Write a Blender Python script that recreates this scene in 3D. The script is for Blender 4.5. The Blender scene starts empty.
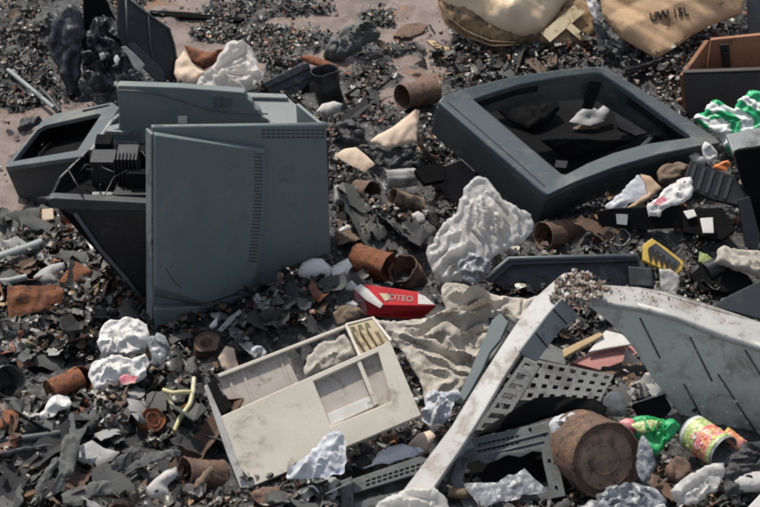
import bpy, bmesh, math, random
import numpy as np
from mathutils import Vector, Matrix, noise
from mathutils.geometry import delaunay_2d_cdt
random.seed(7); rng = np.random.default_rng(7)
S = bpy.context.scene; COL = S.collection
V3 = Vector
# ------------------------------------------------------------ camera model
PITCH = math.radians(35); DIST = 4.5; K = (1.7/4.5)/760
CP, SP = math.cos(PITCH), math.sin(PITCH)
CAM = V3((0, -DIST*CP, DIST*SP)); FW = V3((0, CP, -SP)); UP = V3((0, SP, CP)); BK = -FW
def ray(px, py): return FW + V3((1,0,0))*((px-380)*K) + UP*((253.5-py)*K)
def Zp(px, py, z):
    d = ray(px, py); return CAM + d*((z-CAM.z)/d.z)
def Yp(px, py, y):
    d = ray(px, py); return CAM + d*((y-CAM.y)/d.y)
def w2p(x, y, z=0.0):
    dx, dy, dz = x-CAM.x, y-CAM.y, z-CAM.z
    f = dy*FW.y + dz*FW.z; u = dy*UP.y + dz*UP.z
    return 380 + dx/f/K, 253.5 - u/f/K
# ------------------------------------------------------------ terrain
_G = rng.random((256, 256))
def vn(x, y):
    x = np.asarray(x, float); y = np.asarray(y, float)
    xi = np.floor(x).astype(int); yi = np.floor(y).astype(int)
    fx = x-xi; fy = y-yi; fx = fx*fx*(3-2*fx); fy = fy*fy*(3-2*fy)
    a = _G[xi & 255, yi & 255]; b = _G[(xi+1) & 255, yi & 255]; c = _G[xi & 255, (yi+1) & 255]; d = _G[(xi+1) & 255, (yi+1) & 255]
    return (a*(1-fx)+b*fx)*(1-fy) + (c*(1-fx)+d*fx)*fy
def fbm(x, y, o=4):
    s = 0; a = .5
    for i in range(o):
        s = s + a*vn(x*2**i+17*i, y*2**i+31*i); a *= .5
    return s
BUMPS = []
def bump(px, py, h, r, ry=None):
    p = Zp(px, py, 0); BUMPS.append((p.x, p.y, h, r, ry or r))
for b in [(285,335,.075,.14,.10),(330,300,.05,.10),(40,30,.06,.22,.15),(600,235,.05,.16,.10),(700,250,.06,.18),(620,350,.03,.12),
          (350,150,.04,.12,.10),(110,430,.035,.3,.15),(520,330,.03,.12),(650,60,.05,.25,.1),(90,290,.03,.2),(700,480,.03,.2),(290,490,.03,.15,.08),
          (380,225,.035,.1)]: bump(*b)
def H(x, y):
    x = np.asarray(x, float); y = np.asarray(y, float)
    z = 0
    for bx, by, h, r, ry in BUMPS: z = z + h*np.exp(-((x-bx)/r)**2-((y-by)/ry)**2)
    w = 1/(1+np.maximum(0, np.hypot(x, y)-3)*.3)
    return z + (fbm(x*7+50, y*7+50)-.45)*.045*w + (fbm(x*1.1+9, y*1.1+9, 3)-.45)*.5*(1-w)
def G(px, py, h=0.0):
    z = 0
    for _ in range(12):
        p = Zp(px, py, z+h); z = float(H(p.x, p.y))
    return Zp(px, py, z+h)
def plane(px, py, h, n):
    P0 = px if isinstance(px, Vector) else G(px, py, h)
    n = V3(n).normalized()
    def f(x, y, off=0.0):
        d = ray(x, y); t = ((P0+n*off)-CAM).dot(n)/d.dot(n); return CAM + d*t
    f.n = n; f.P0 = P0
    return f
# ------------------------------------------------------------ materials
def lin(c): return tuple(((v/255)/12.92 if v/255 <= .04045 else ((v/255+.055)/1.055)**2.4) for v in c)
def mat(name, col, col2=None, dirt=None, damt=.5, rough=.6, scale=8, bumps=.25, bscale=60, metal=0, spec=.5, transl=0, crump=0, attr=None, rust=None, scuff=0):
    m = bpy.data.materials.new(name); m.use_nodes = True; N = m.node_tree.nodes; L = m.node_tree.links
    b = N['Principled BSDF']; tc = N.new('ShaderNodeTexCoord')
    def nz(sc, det=6, r=.6, dist=0):
        n = N.new('ShaderNodeTexNoise'); n.inputs['Scale'].default_value = sc; n.inputs['Detail'].default_value = det
        n.inputs['Roughness'].default_value = r; n.inputs['Distortion'].default_value = dist; L.new(tc.outputs['Object'], n.inputs['Vector']); return n.outputs['Fac']
    def ramp(f, a, c):
        r = N.new('ShaderNodeMapRange'); r.inputs['From Min'].default_value = a; r.inputs['From Max'].default_value = c; r.interpolation_type = 'SMOOTHSTEP'
        L.new(f, r.inputs['Value']); return r.outputs['Result']
    def mix(f, a, c, mode='MIX'):
        x = N.new('ShaderNodeMix'); x.data_type = 'RGBA'; x.blend_type = mode
        for s, v in ((x.inputs['Factor'], f), (x.inputs['A'], a), (x.inputs['B'], c)):
            if isinstance(v, (int, float)): s.default_value = v
            elif isinstance(v, tuple): s.default_value = (*v[:3], 1)
            else: L.new(v, s)
        return x.outputs['Result']
    if attr:
        b.inputs['Coat Weight'].default_value = .4; b.inputs['Coat Roughness'].default_value = .3
        at = N.new('ShaderNodeAttribute'); at.attribute_name = attr; cur = at.outputs['Color']
        cur = mix(ramp(nz(scale, 8, .75), .32, .66), cur, mix(1.0, cur, (.28,.28,.27), 'MULTIPLY')); cur = mix(ramp(nz(34, 8, .75, .6), .56, .68), cur, mix(.5, cur, (.20,.17,.13))); cur = mix(ramp(nz(130, 4, .7), .62, .72), cur, mix(.5, cur, (.42,.41,.38)))
    else:
        cur = mix(ramp(nz(scale), .35, .65), col, col2 or tuple(c*.78 for c in col))
    if dirt is not None:
        f = ramp(nz(scale*2.3, 10, .7, .4), .62-damt*.3, .78-damt*.25)
        cur = mix(f, cur, dirt)
        f2 = ramp(nz(scale*14, 4, .7), .6, .75); cur = mix(f2, cur, mix(.55, cur, dirt))
    if rust is not None:
        cur = mix(ramp(nz(scale*1.1, 8, .75, .6), .5, .62), cur, rust)
    if rust is not None:
        cur = mix(ramp(nz(70, 6, .75), .53, .66), cur, mix(.65, cur, (.03,.022,.018))); cur = mix(ramp(nz(38, 8, .8, 1), .58, .68), cur, mix(.5, cur, (.36,.24,.16)))
    if scuff:
        mp = N.new('ShaderNodeMapping'); mp.inputs['Rotation'].default_value = (.5, .3, .9); mp.inputs['Scale'].default_value = (1, 14, 3); L.new(tc.outputs['Object'], mp.inputs['Vector'])
        n5 = N.new('ShaderNodeTexNoise'); n5.inputs['Scale'].default_value = 16; n5.inputs['Detail'].default_value = 8; n5.inputs['Roughness'].default_value = .7; L.new(mp.outputs[0], n5.inputs['Vector'])
        cur = mix(ramp(n5.outputs['Fac'], .60, .70), cur, mix(scuff, cur, (.36,.36,.34)))
        cur = mix(ramp(nz(4, 8, .7, .5), .48, .66), cur, mix(.5, cur, (.23,.22,.19))); cur = mix(ramp(nz(9, 9, .8, .8), .60, .72), cur, mix(.6, cur, (.05,.05,.045)))
        cur = mix(ramp(nz(55, 5, .75), .63, .70), cur, mix(.6, cur, (.05,.05,.048)))
    L.new(cur, b.inputs['Base Color'])
    rr = N.new('ShaderNodeMapRange'); rr.inputs['To Min'].default_value = max(0, rough-.15); rr.inputs['To Max'].default_value = min(1, rough+.18)
    L.new(nz(scale*3), rr.inputs['Value']); L.new(rr.outputs['Result'], b.inputs['Roughness'])
    b.inputs['Metallic'].default_value = metal; b.inputs['Specular IOR Level'].default_value = spec
    bp = N.new('ShaderNodeBump'); bp.inputs['Strength'].default_value = bumps; bp.inputs['Distance'].default_value = .004
    L.new(nz(bscale, 8, .65), bp.inputs['Height']); L.new(bp.outputs['Normal'], b.inputs['Normal'])
    if crump:
        rn = N.new('ShaderNodeTexNoise'); rn.noise_type = 'RIDGED_MULTIFRACTAL'; rn.inputs['Scale'].default_value = crump; rn.inputs['Detail'].default_value = 3; rn.inputs['Distortion'].default_value = .8
        L.new(tc.outputs['Object'], rn.inputs['Vector']); b2 = N.new('ShaderNodeBump'); b2.inputs['Strength'].default_value = .38; b2.inputs['Distance'].default_value = .006
        L.new(rn.outputs['Fac'], b2.inputs['Height']); L.new(b2.outputs['Normal'], bp.inputs['Normal'])
    if transl:
        t = N.new('ShaderNodeBsdfTranslucent'); L.new(cur, t.inputs['Color']); ms = N.new('ShaderNodeMixShader'); ms.inputs[0].default_value = transl
        L.new(b.outputs[0], ms.inputs[1]); L.new(t.outputs[0], ms.inputs[2]); L.new(ms.outputs[0], N['Material Output'].inputs['Surface'])
    return m
SOOT = (.022,.021,.022)
M = dict(
 grey=mat('grey_plastic', (.145,.182,.180), (.130,.163,.162), (.095,.11,.112), .2, .5, 5, .08, 400, scuff=.35),
 grey2=mat('bezel_plastic', (.082,.10,.106), (.07,.087,.093), (.2,.2,.19), .22, .45, 5, .08, 400, scuff=.4),
 greydk=mat('bezel_shaded_plastic', (.052,.068,.073), (.045,.058,.063), (.14,.14,.13), .2, .45, 5, .08, 400, scuff=.3),  # darker copy of the bezel plastic, skirt shade put into its colour
 grey3=mat('dusty_grey_plastic', (.215,.235,.235), (.18,.2,.2), (.07,.07,.07), .45, .55, 7, .12, 300),
 dkgrey=mat('dark_grey_plastic', (.045,.05,.055), (.035,.038,.042), (.1,.1,.095), .3, .5, 8, .15, 200),
 black=mat('black_plastic', (.012,.012,.014), (.018,.018,.02), (.06,.06,.06), .25, .45, 10, .2, 150),
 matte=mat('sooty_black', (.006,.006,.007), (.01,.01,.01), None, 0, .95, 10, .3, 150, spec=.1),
 blacksack=mat('black_sack', (.018,.020,.025), (.035,.038,.043), (.12,.12,.12), .4, .45, 14, .3, 80, crump=24),
 white=mat('white_plastic', (.43,.425,.405), (.36,.352,.335), (.23,.20,.17), .45, .5, 9, .1, 200),
 cream=mat('cream_plastic', (.60,.555,.47), (.53,.485,.405), (.33,.29,.23), .35, .55, 9, .1, 220),
 creamin=mat('tan_inner_plastic', (.46,.41,.36), (.40,.355,.31), (.25,.2,.15), .4, .6, 12, .15, 220),
 ivory=mat('aged_ivory_plastic', (.56,.45,.27), (.62,.54,.36), (.2,.13,.08), .4, .5, 15, .1, 200),
 panel=mat('stained_panel', (.60,.60,.54), (.50,.50,.45), (.30,.29,.25), .5, .65, 7, .3, 120),
 bag=mat('white_film', (.84,.825,.79), (.76,.74,.70), (.42,.36,.28), .25, .32, 12, .2, 120, transl=.5, crump=28),
 bagw=mat('white_paper', (.72,.705,.68), (.64,.62,.59), (.3,.27,.25), .25, .6, 16, .3, 140, transl=.1, crump=38),
 bagblue=mat('printed_white_film', (.60,.61,.63), (.50,.52,.56), (.16,.22,.42), .35, .45, 22, .25, 120, transl=.15, crump=42),
 clear=mat('cloudy_film', (.30,.315,.33), (.14,.15,.165), (.62,.62,.64), .45, .25, 30, .3, 100, transl=.2, crump=45),
 cloth=mat('dirty_cloth', (.47,.43,.37), (.37,.33,.28), (.16,.14,.12), .35, .85, 9, .5, 250),
 sack=mat('tan_paper_sack', (.50,.335,.20), (.41,.265,.15), (.2,.10,.05), .35, .75, 9, .3, 90),
 cushion=mat('cream_paper', (.84,.66,.46), (.76,.57,.37), (.40,.24,.12), .25, .7, 7, .3, 60),
 strap=mat('banded_kraft', (.36,.23,.11), (.22,.14,.075), (.04,.03,.02), .45, .65, 12, .3, 90),
 card=mat('cardboard', (.46,.32,.22), (.38,.26,.17), (.09,.06,.04), .4, .8, 12, .4, 90),
 cardw=mat('pale_card', (.66,.52,.40), (.58,.44,.33), (.2,.13,.09), .3, .8, 12, .3, 90),
 rust=mat('rust', (.22,.075,.03), (.15,.055,.028), (.05,.028,.02), .5, .85, 18, .7, 120, rust=(.28,.11,.04)),
 rustdk=mat('dark_rust', (.17,.10,.07), (.11,.075,.058), (.05,.035,.028), .45, .8, 16, .7, 120, rust=(.22,.12,.065)),
 rustlid=mat('rusty_lid', (.30,.205,.15), (.22,.15,.11), (.08,.055,.04), .5, .75, 14, .8, 160, rust=(.34,.24,.18)),
 wood=mat('charred_wood', (.2,.14,.09), (.12,.085,.06), (.03,.025,.02), .45, .8, 14, .5, 90),
 stick=mat('pale_wood', (.5,.36,.2), (.4,.28,.15), (.12,.08,.05), .3, .7, 14, .4, 90),
 pink=mat('pink_board', (.42,.19,.165), (.34,.15,.13), (.45,.38,.34), .3, .7, 12, .3, 120),
 boxin=mat('orange_brown_board', (.33,.155,.085), (.27,.12,.065), (.1,.05,.03), .35, .75, 12, .4, 120),
 boxout=mat('brown_grey_board', (.045,.037,.036), (.06,.05,.047), (.1,.07,.06), .3, .7, 9, .3, 120),
 red=mat('red_plastic', (.58,.02,.025), (.45,.016,.02), (.12,.03,.03), .3, .35, 12, .1, 120),
 wht=mat('print_white', (.66,.64,.61), (.56,.54,.49), (.33,.3,.25), .25, .5, 25, .1, 120),
 green=mat('green_print', (.02,.34,.10), (.03,.42,.15), (.6,.7,.6), .15, .4, 16, .2, 100, transl=.1),
 dkgreen=mat('deep_green_film', (.04,.22,.06), (.08,.35,.1), (.02,.05,.02), .3, .4, 16, .2, 100),
 yellow=mat('yellow_plastic', (.62,.42,.08), (.5,.33,.07), (.15,.1,.05), .4, .5, 20, .2, 100),
 lime=mat('lime_print', (.36,.46,.12), (.2,.34,.07), (.72,.66,.45), .6, .45, 70, .1, 100),
 labelred=mat('red_print', (.45,.05,.05), (.62,.22,.28), (.78,.5,.18), .6, .45, 60, .1, 100),
 orange=mat('orange_film', (.75,.22,.06), (.6,.18,.06), (.7,.6,.5), .3, .5, 20, .2, 100),
 magenta=mat('pink_print', (.55,.12,.17), (.6,.35,.33), (.7,.6,.55), .3, .45, 30, .1, 100),
 char=mat('char', (.022,.022,.024), (.045,.045,.047), (.11,.105,.1), .3, .55, 18, .6, 150),
 ashgrey=mat('ash_grey', (.1,.104,.1), (.065,.068,.066), (.2,.19,.17), .35, .7, 18, .5, 150),
 palegrey=mat('pale_grey', (.33,.33,.32), (.24,.24,.235), (.1,.1,.095), .4, .6, 14, .3, 150),
 stone=mat('pale_stone', (.5,.48,.45), (.4,.38,.35), (.15,.14,.13), .35, .8, 16, .4, 150),
 gril=mat('grille_grey_plastic', (.20,.205,.20), (.15,.155,.15), (.06,.055,.05), .4, .5, 12, .2, 200),
 chas=mat('chassis_grey', (.085,.097,.097), (.065,.075,.075), (.05,.05,.045), .45, .45, 12, .2, 200, scuff=.3),
 rod=mat('grey_rod', (.26,.28,.28), (.2,.22,.22), (.06,.06,.06), .4, .5, 14, .2, 150),
 twig=mat('yellow_tube', (.5,.46,.22), (.58,.54,.4), (.15,.12,.06), .3, .5, 20, .2, 100),
 ink=mat('ink', (.03,.028,.03), None, None, 0, .8, 30, .1, 100),
 shard=mat('burnt_fragments', (.1,.1,.1), rough=.55, scale=60, bumps=.6, bscale=180, attr='Col'),
)
# ------------------------------------------------------------ mesh helpers
def prism(pts, vec):
    n = len(pts); vec = V3(vec)
    V = [V3(p) for p in pts] + [V3(p)+vec for p in pts]
    F = [list(range(n)), list(range(2*n-1, n-1, -1))] + [[i, i+n, (i+1) % n+n, (i+1) % n] for i in range(n)]
    return V, F
def ring(outer, inner, vec, ivec=None):
    n = len(outer); vec = V3(vec); ivec = V3(ivec) if ivec is not None else vec
    V = [V3(p) for p in outer]+[V3(p) for p in inner]+[V3(p)+vec for p in outer]+[V3(p)+ivec for p in inner]
    F = []
    for i in range(n):
        j = (i+1) % n
        F += [[i, j, n+j, n+i], [i, 2*n+i, 2*n+j, j], [n+i, n+j, 3*n+j, 3*n+i], [2*n+i, 3*n+i, 3*n+j, 2*n+j]]
    return V, F
def join(*ms):
    V = []; F = []
    for v, f in ms:
        o = len(V); V += [V3(p) for p in v]; F += [[i+o for i in q] for q in f]
    return V, F
def box(c, ax, ay, az):
    c, ax, ay, az = V3(c), V3(ax)/2, V3(ay)/2, V3(az)/2
    V = [c+ax*i+ay*j+az*k for k in (-1,1) for j in (-1,1) for i in (-1,1)]
    return V, [[0,2,3,1],[4,5,7,6],[0,1,5,4],[2,6,7,3],[0,4,6,2],[1,3,7,5]]
def tube(path, radii, seg=10, caps=True, flat=1.0):
    path = [V3(p) for p in path]; n = len(path)
    if not hasattr(radii, '__len__'): radii = [radii]*n
    V = []; F = []; ref = V3((0,0,1))
    for i, p in enumerate(path):
        d = (path[min(i+1, n-1)]-path[max(i-1, 0)]).normalized()
        a = d.cross(ref)
        if a.length < .1: a = d.cross(V3((1,0,0)))
        a.normalize(); b = a.cross(d).normalized()
        for s in range(seg):
            t = 2*math.pi*s/seg; V.append(p + (a*math.cos(t) + b*math.sin(t)*flat)*radii[i])
    for i in range(n-1):
        for s in range(seg):
            F.append([i*seg+s, i*seg+(s+1) % seg, (i+1)*seg+(s+1) % seg, (i+1)*seg+s])
    if caps: F += [list(range(seg))[::-1], list(range((n-1)*seg, n*seg))]
    return V, F
def lathe(P0, P1, prof, seg=40, dent=0, seed=0, caps=True):
    """prof: list of (t along axis in metres from P0, radius)"""
    P0, P1 = V3(P0), V3(P1); d = (P1-P0).normalized(); a = d.cross(V3((0,0,1))).normalized(); b = a.cross(d)
    V = []; F = []
    for t, r in prof:
        for s in range(seg):
            th = 2*math.pi*s/seg
            q = P0 + d*t + (a*math.cos(th)+b*math.sin(th))*r
            if dent and r > .001:
                k = noise.noise(V3((math.cos(th)*1.3+seed, math.sin(th)*1.3, t*12)))*dent + noise.noise(V3((math.cos(th)*4+seed, math.sin(th)*4, t*40)))*dent*.35
                q += (q-(P0+d*t)).normalized()*k*min(1, r/.02)
            V.append(q)
    for i in range(len(prof)-1):
        for s in range(seg):
            F.append([i*seg+s, i*seg+(s+1) % seg, (i+1)*seg+(s+1) % seg, (i+1)*seg+s])
    if caps: F.append(list(range(seg))[::-1]); F.append(list(range((len(prof)-1)*seg, len(prof)*seg)))
    return V, F
def chaikin(pts, it=1, w=.25):
    for _ in range(it):
        q = []
        for i in range(len(pts)):
            a, b = pts[i], pts[(i+1) % len(pts)]
            q += [(a[0]*(1-w)+b[0]*w, a[1]*(1-w)+b[1]*w), (a[0]*w+b[0]*(1-w), a[1]*w+b[1]*(1-w))]
        pts = q
    return pts
def tri(x):
    x = x % 1.0; v = 4*abs(x-.5)-1
    return 2*((v+1)/2)**1.7-.75
def creases(seed, k=6, f0=9, gain=.72, lac=1.55, ang=None, spread=math.pi):
    r = random.Random(seed); D = []
    for i in range(k):
        a = (ang if ang is not None else 0) + (r.random()-.5)*spread
        D.append((math.cos(a), math.sin(a), f0*lac**i*(.8+.4*r.random()), r.random(), gain**i))
    t = math.sqrt(sum(d[4]**2 for d in D))*1.15
    a0 = ang if ang is not None else r.random()*3.14; ca, sa = math.cos(a0), math.sin(a0); st = .42 if ang is not None else .8
    def f(x, y):
        wx = noise.noise(V3((x*8+seed, y*8, 0)))*.05 + noise.noise(V3((x*30+seed, y*30, 4)))*.008; wy = noise.noise(V3((x*8, y*8+seed, 7)))*.05 + noise.noise(V3((x*30, y*30+seed, 2)))*.008
        h = sum(d[4]*tri(((x+wx)*d[0]+(y+wy)*d[1])*d[2]+d[3])*max(.1, .75+1.6*noise.noise(V3((x*14+i*5+seed, y*14, i)))) for i, d in enumerate(D))/t
        X, Y = (x+wx*.6)*ca+(y+wy*.6)*sa, (-(x+wx*.6)*sa+(y+wy*.6)*ca)*st; g = 0; am = 1.0; fr = f0*1.25; lift = .6
        for o in range(5):
            n = noise.noise(V3((X*fr+seed*1.7+o*9, Y*fr+o*3, o*2.3))); v = max(0, 1-abs(n)*2.6)**1.6
            g += am*v*lift; lift = min(1, .35+v); am *= .5; fr *= 1.9
        return h*.45 + (g-.62)*.85
    return f
def drape(B0, h0, tris, isb, grow=1.3, bend=.12, steps=45, seed=1, ang=None, g=.00012, floor=0.0, thick=0.0):
    """relax a sheet that is larger than its outline so that it buckles into real folds"""
    r = np.random.default_rng(seed); n = len(B0); T = np.array(tris)
    P_ = np.concatenate([B0, h0[:, None]], 1).astype(float); O_ = P_.copy()
    e = np.concatenate([T[:, [0,1]], T[:, [1,2]], T[:, [2,0]]]); opp = np.concatenate([T[:, 2], T[:, 0], T[:, 1]])
    es = np.sort(e, 1); key = es[:, 0]*n+es[:, 1]; od = np.argsort(key, kind='stable'); ks = key[od]
    u, first, cnt = np.unique(ks, return_index=True, return_counts=True); E = es[od][first]
    two = first[cnt == 2]; BE = np.stack([opp[od][two], opp[od][two+1]], 1)
    def L0(E):
        d = O_[E[:, 1]]-O_[E[:, 0]]; L = np.sqrt((d**2).sum(1))+1e-9
        m = B0[E].mean(1); w = np.clip(2.6*vn(m[:, 0]*18+seed*3.1, m[:, 1]*18+seed)-.55, 0, 2)
        return L*(1+(grow-1)*.30*w)
    Ls = L0(E); Lb = L0(BE)
    A = np.concatenate([E, BE]); L = np.concatenate([Ls, Lb]); k = np.concatenate([np.ones(len(E)), np.full(len(BE), bend)])
    i, j = A[:, 0], A[:, 1]; wsum = np.bincount(i, k, n)+np.bincount(j, k, n)+1e-9
    P_[:, 2] += r.normal(0, .0008, n) + .0015*np.array([noise.noise(V3((x*45+seed, y*45, 1))) for x, y in B0])
    prev = P_.copy()
    for s_ in range(steps):
        v = (P_-prev)*.82; prev = P_.copy(); P_ = P_+v; P_[:, 2] -= g
        for _ in range(5):
            d = P_[j]-P_[i]; l = np.sqrt((d**2).sum(1))+1e-9; c = (d*((l-L)/l*.5*k)[:, None])
            for ax in range(3): P_[:, ax] += (np.bincount(i, c[:, ax], n)-np.bincount(j, c[:, ax], n))/wsum*1.9
        P_[isb, :2] += (O_[isb, :2]-P_[isb, :2])*.5; P_[isb, 2] *= (.6 if not thick else .97)
        P_[:, :2] += (O_[:, :2]-P_[:, :2])*.03
        fz = np.maximum(floor, O_[:, 2]*.45); P_[:, 2] = np.where(P_[:, 2] < fz, fz+(P_[:, 2]-fz)*.3, P_[:, 2])
    # one light smoothing pass, weighted by the mesh
    for _ in range(1):
        m = np.zeros((n, 3)); c = np.bincount(E[:, 0], minlength=n)+np.bincount(E[:, 1], minlength=n)
        for ax in range(3): m[:, ax] = (np.bincount(E[:, 0], P_[E[:, 1], ax], n)+np.bincount(E[:, 1], P_[E[:, 0], ax], n))/c
        P_ = P_*.6+m*.4
    return P_
def vn1(x, y): return .5+.5*noise.noise(V3((x, y, 3.3)))
OCC = []
def occ(p): OCC.append([(float(a), float(b)) for a, b, *_ in p])
def sheet(outline, n=(0,-.5,.85), h0=.0, anchor=None, bulge=.02, back=.012, amp=.006, f0=12, res=.006, ang=None, spread=math.pi, seed=1, edge=.03, k=7, jag=.0012, sm=0, pl=None, off=0, bend=None, sim=None, thin=False, gather=None, film=False, facet=0):
    occ(outline)
    if sm: outline = chaikin(outline, sm)
    if anchor is None: anchor = max(outline, key=lambda p: p[1])
    f = pl or plane(anchor[0], anchor[1], h0, n); n = f.n
    P = [f(x, y, off) for x, y in outline]; O = P[0]
    e1 = V3((1,0,0)); e1 = (e1 - n*e1.dot(n)).normalized(); e2 = n.cross(e1)
    q = [((p-O).dot(e1), (p-O).dot(e2)) for p in P]
    r = random.Random(seed); B = []
    for i in range(len(q)):
        a, b = q[i], q[(i+1) % len(q)]; L = math.hypot(a[0]-b[0], a[1]-b[1]); m = max(1, int(L/(res*1.2)))
        for j in range(m):
            t = j/m; bx_, by_ = a[0]+(b[0]-a[0])*t, a[1]+(b[1]-a[1])*t; jx = jag*(noise.noise(V3((a[0]*60+j*.9, a[1]*60, seed)))) + (.007 if sim and not thin else .004 if sim else 0)*(noise.noise(V3((bx_*38+seed, by_*38, 1)))+.6*noise.noise(V3((bx_*95+seed, by_*95, 2))))+ (r.random()-.5)*jag*.5
            B.append((a[0]+(b[0]-a[0])*t + jx*(j > 0), a[1]+(b[1]-a[1])*t - jx*(j > 0)))
    xs = [p[0] for p in B]; ys = [p[1] for p in B]; I = []
    nb = len(B); A = np.array(B); A2 = np.roll(A, -1, 0)
    def dist(x, y):
        d = A2-A; t = ((x-A[:,0])*d[:,0]+(y-A[:,1])*d[:,1])/np.maximum((d**2).sum(1), 1e-12); t = np.clip(t, 0, 1)
        return float(np.sqrt(((A+d*t[:,None]-[x, y])**2).sum(1).min()))
    def inside(x, y):
        c = ((A[:,1] > y) != (A2[:,1] > y)); dx = (A2[:,0]-A[:,0])*(y-A[:,1])/np.where(np.abs(A2[:,1]-A[:,1]) < 1e-12, 1e-12, A2[:,1]-A[:,1])+A[:,0]
        return int((c & (x < dx)).sum()) % 2 == 1
    y = min(ys); row = 0
    while y < max(ys):
        x = min(xs) + (row % 2)*res/2
        while x < max(xs):
            xx, yy = x+(r.random()-.5)*res*.4, y+(r.random()-.5)*res*.4
            if inside(xx, yy) and dist(xx, yy) > res*.45: I.append((xx, yy))
            x += res
        y += res*.87; row += 1
    out = delaunay_2d_cdt([V3(p).to_2d() if len(p) == 3 else Vector(p) for p in B+I], [], [list(range(nb))], 1, 1e-7)
    vs, fs = out[0], out[2]
    cr = creases(seed, k, f0, ang=ang, spread=spread)
    if facet:
        rf_ = random.Random(seed*13+1); FD = [(math.cos(a_), math.sin(a_), facet*(1.5**q)*(.8+.4*rf_.random()), rf_.random()*5, .6**q) for q, a_ in enumerate(rf_.random()*3.14 for _ in range(5))]
        def cr(x, y):
            s_ = 0
            for q, (ca, sa, f_, ph, am) in enumerate(FD):
                u_ = ((x+.012*noise.noise(V3((x*16, y*16+seed, q))))*ca+y*sa)*f_+ph; t_ = u_ % 1.0; c_ = .3+.4*((math.floor(u_)*.618) % 1)
                s_ += am*((t_/c_ if t_ < c_ else (1-t_)/(1-c_))*2-1)*(.35+1.3*vn1(x*9+q*7, y*9+seed))
            return s_*.6
    top = []; bot = []; isb = []; hh = []; ee = []
    if sim:
        rg = random.Random(seed*7+3)
        if gather: gp = f(*gather); gx, gy = (gp-O).dot(e1), (gp-O).dot(e2)
        else: gx, gy = B[rg.randrange(nb)]
        size = max(max(xs)-min(xs), max(ys)-min(ys)); kk = [(k_, rg.random()*6, .75**q) for q, k_ in enumerate((1.3, 2.3, 3.9, 6.1))]
        def gath(x, y):
            rx, ry = x-gx, y-gy; rr_ = math.hypot(rx, ry)+1e-6; th = math.atan2(ry, rx); nzv = noise.noise(V3((x*10+seed, y*10, 5)))*.35 + noise.noise(V3((x*28, y*28+seed, 6)))*.10; s_ = 0
            for k_, ph, am in kk: s_ += am*(1-abs(tri((th+nzv)*k_+ph+.15*noise.noise(V3((rr_*14, ph, 2)))))*1.9)*min(1, rr_*k_*7)
            return s_*amp*(1.15 if gather else .8)*min(1, rr_/(size*.25))*(.6+.9*abs(noise.noise(V3((x*9, y*9+seed, 9)))))
    for v in vs:
        d = dist(v[0], v[1]); e = min(1, d/edge); s = math.sqrt(max(0, 1-(1-e)**2))
        h = bulge*s + amp*cr(v[0], v[1])*(1 if film else .35+.65*e)*(.8 if sim else 1) + (gath(v[0], v[1])*(.3+.7*e) if sim else 0) + bulge*.5*s*noise.noise(V3((v[0]*11+seed, v[1]*11, 3)))
        if bend: h += bend(v[0], v[1])
        hh.append(h); ee.append(e); isb.append(d < 1e-5)
    if sim:
        sp = dict(grow=1.3); sp.update(sim)
        Q = drape(np.array([tuple(v) for v in vs]), np.array(hh), fs, np.array(isb), seed=seed, ang=ang, thick=1.0 if film else 0.0, **sp)
    for i, v in enumerate(vs):
        e = ee[i]; s = math.sqrt(max(0, 1-(1-e)**2)); q = Q[i] if sim else (v[0], v[1], hh[i])
        base = O + e1*float(q[0]) + e2*float(q[1]); h = float(q[2])
        top.append(base + n*h)
        if thin: bot.append(base + n*(h-.0025))
        else: bot.append(base + n*(min(h, 0)*(1-e) - back*(s+.08)))
    if film: return top, [list(t) for t in fs]
    V = top+bot; m = len(top); F = [list(t) for t in fs] + [[i+m for i in t][::-1] for t in fs]
    cnt = {}
    for t in fs:
        for i in range(len(t)):
            a, b = t[i], t[(i+1) % len(t)]; cnt[(a, b)] = 1
    for (a, b) in cnt:
        if (b, a) not in cnt: F.append([b, a, a+m, b+m])
    return V, F
# ------------------------------------------------------------ object helpers
def mk(name, VF, m, loc, parent=None, smooth=None, bev=0, fix=True):
    V, F = VF; me = bpy.data.meshes.new(name)
    me.from_pydata([tuple(V3(v)-loc) for v in V], [], F)
    if fix:
        bm = bmesh.new(); bm.from_mesh(me); bmesh.ops.recalc_face_normals(bm, faces=bm.faces); bm.to_mesh(me); bm.free()
    me.materials.append(M[m] if isinstance(m, str) else m)
    if smooth:
        me.polygons.foreach_set('use_smooth', [True]*len(me.polygons))
        if smooth != 180: me.set_sharp_from_angle(angle=math.radians(smooth))
    o = bpy.data.objects.new(name, me); COL.objects.link(o)
    if parent: o.parent = parent
    else: o.location = loc
    if bev:
        md = o.modifiers.new('bevel', 'BEVEL'); md.width = bev; md.segments = 2; md.limit_method = 'ANGLE'; md.angle_limit = math.radians(40)
    return o
def tag(o, label, cat, group=None):
    o['label'] = label; o['category'] = cat
    if group: o['group'] = group
    return o
def basept(V):
    c = sum((V3(v) for v in V), V3())/len(V); return V3((c.x, c.y, min(v[2] for v in V)))
def solo(name, label, cat, VF, m, smooth=None, bev=0, group=None):
    return tag(mk(name, VF, m, basept(VF[0]), None, smooth, bev), label, cat, group)
class Thing:
    def __init__(s, name, label, cat, loc, group=None):
        s.o = bpy.data.objects.new(name, None); COL.objects.link(s.o); s.o.location = loc; s.loc = V3(loc); s.o.empty_display_size = .05
        tag(s.o, label, cat, group)
    def part(s, name, VF, m, parent=None, smooth=None, bev=0, label=None):
        o = mk(name, VF, m, s.loc, parent or s.o, smooth, bev)
        if label: o['label'] = label
        return o
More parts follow.
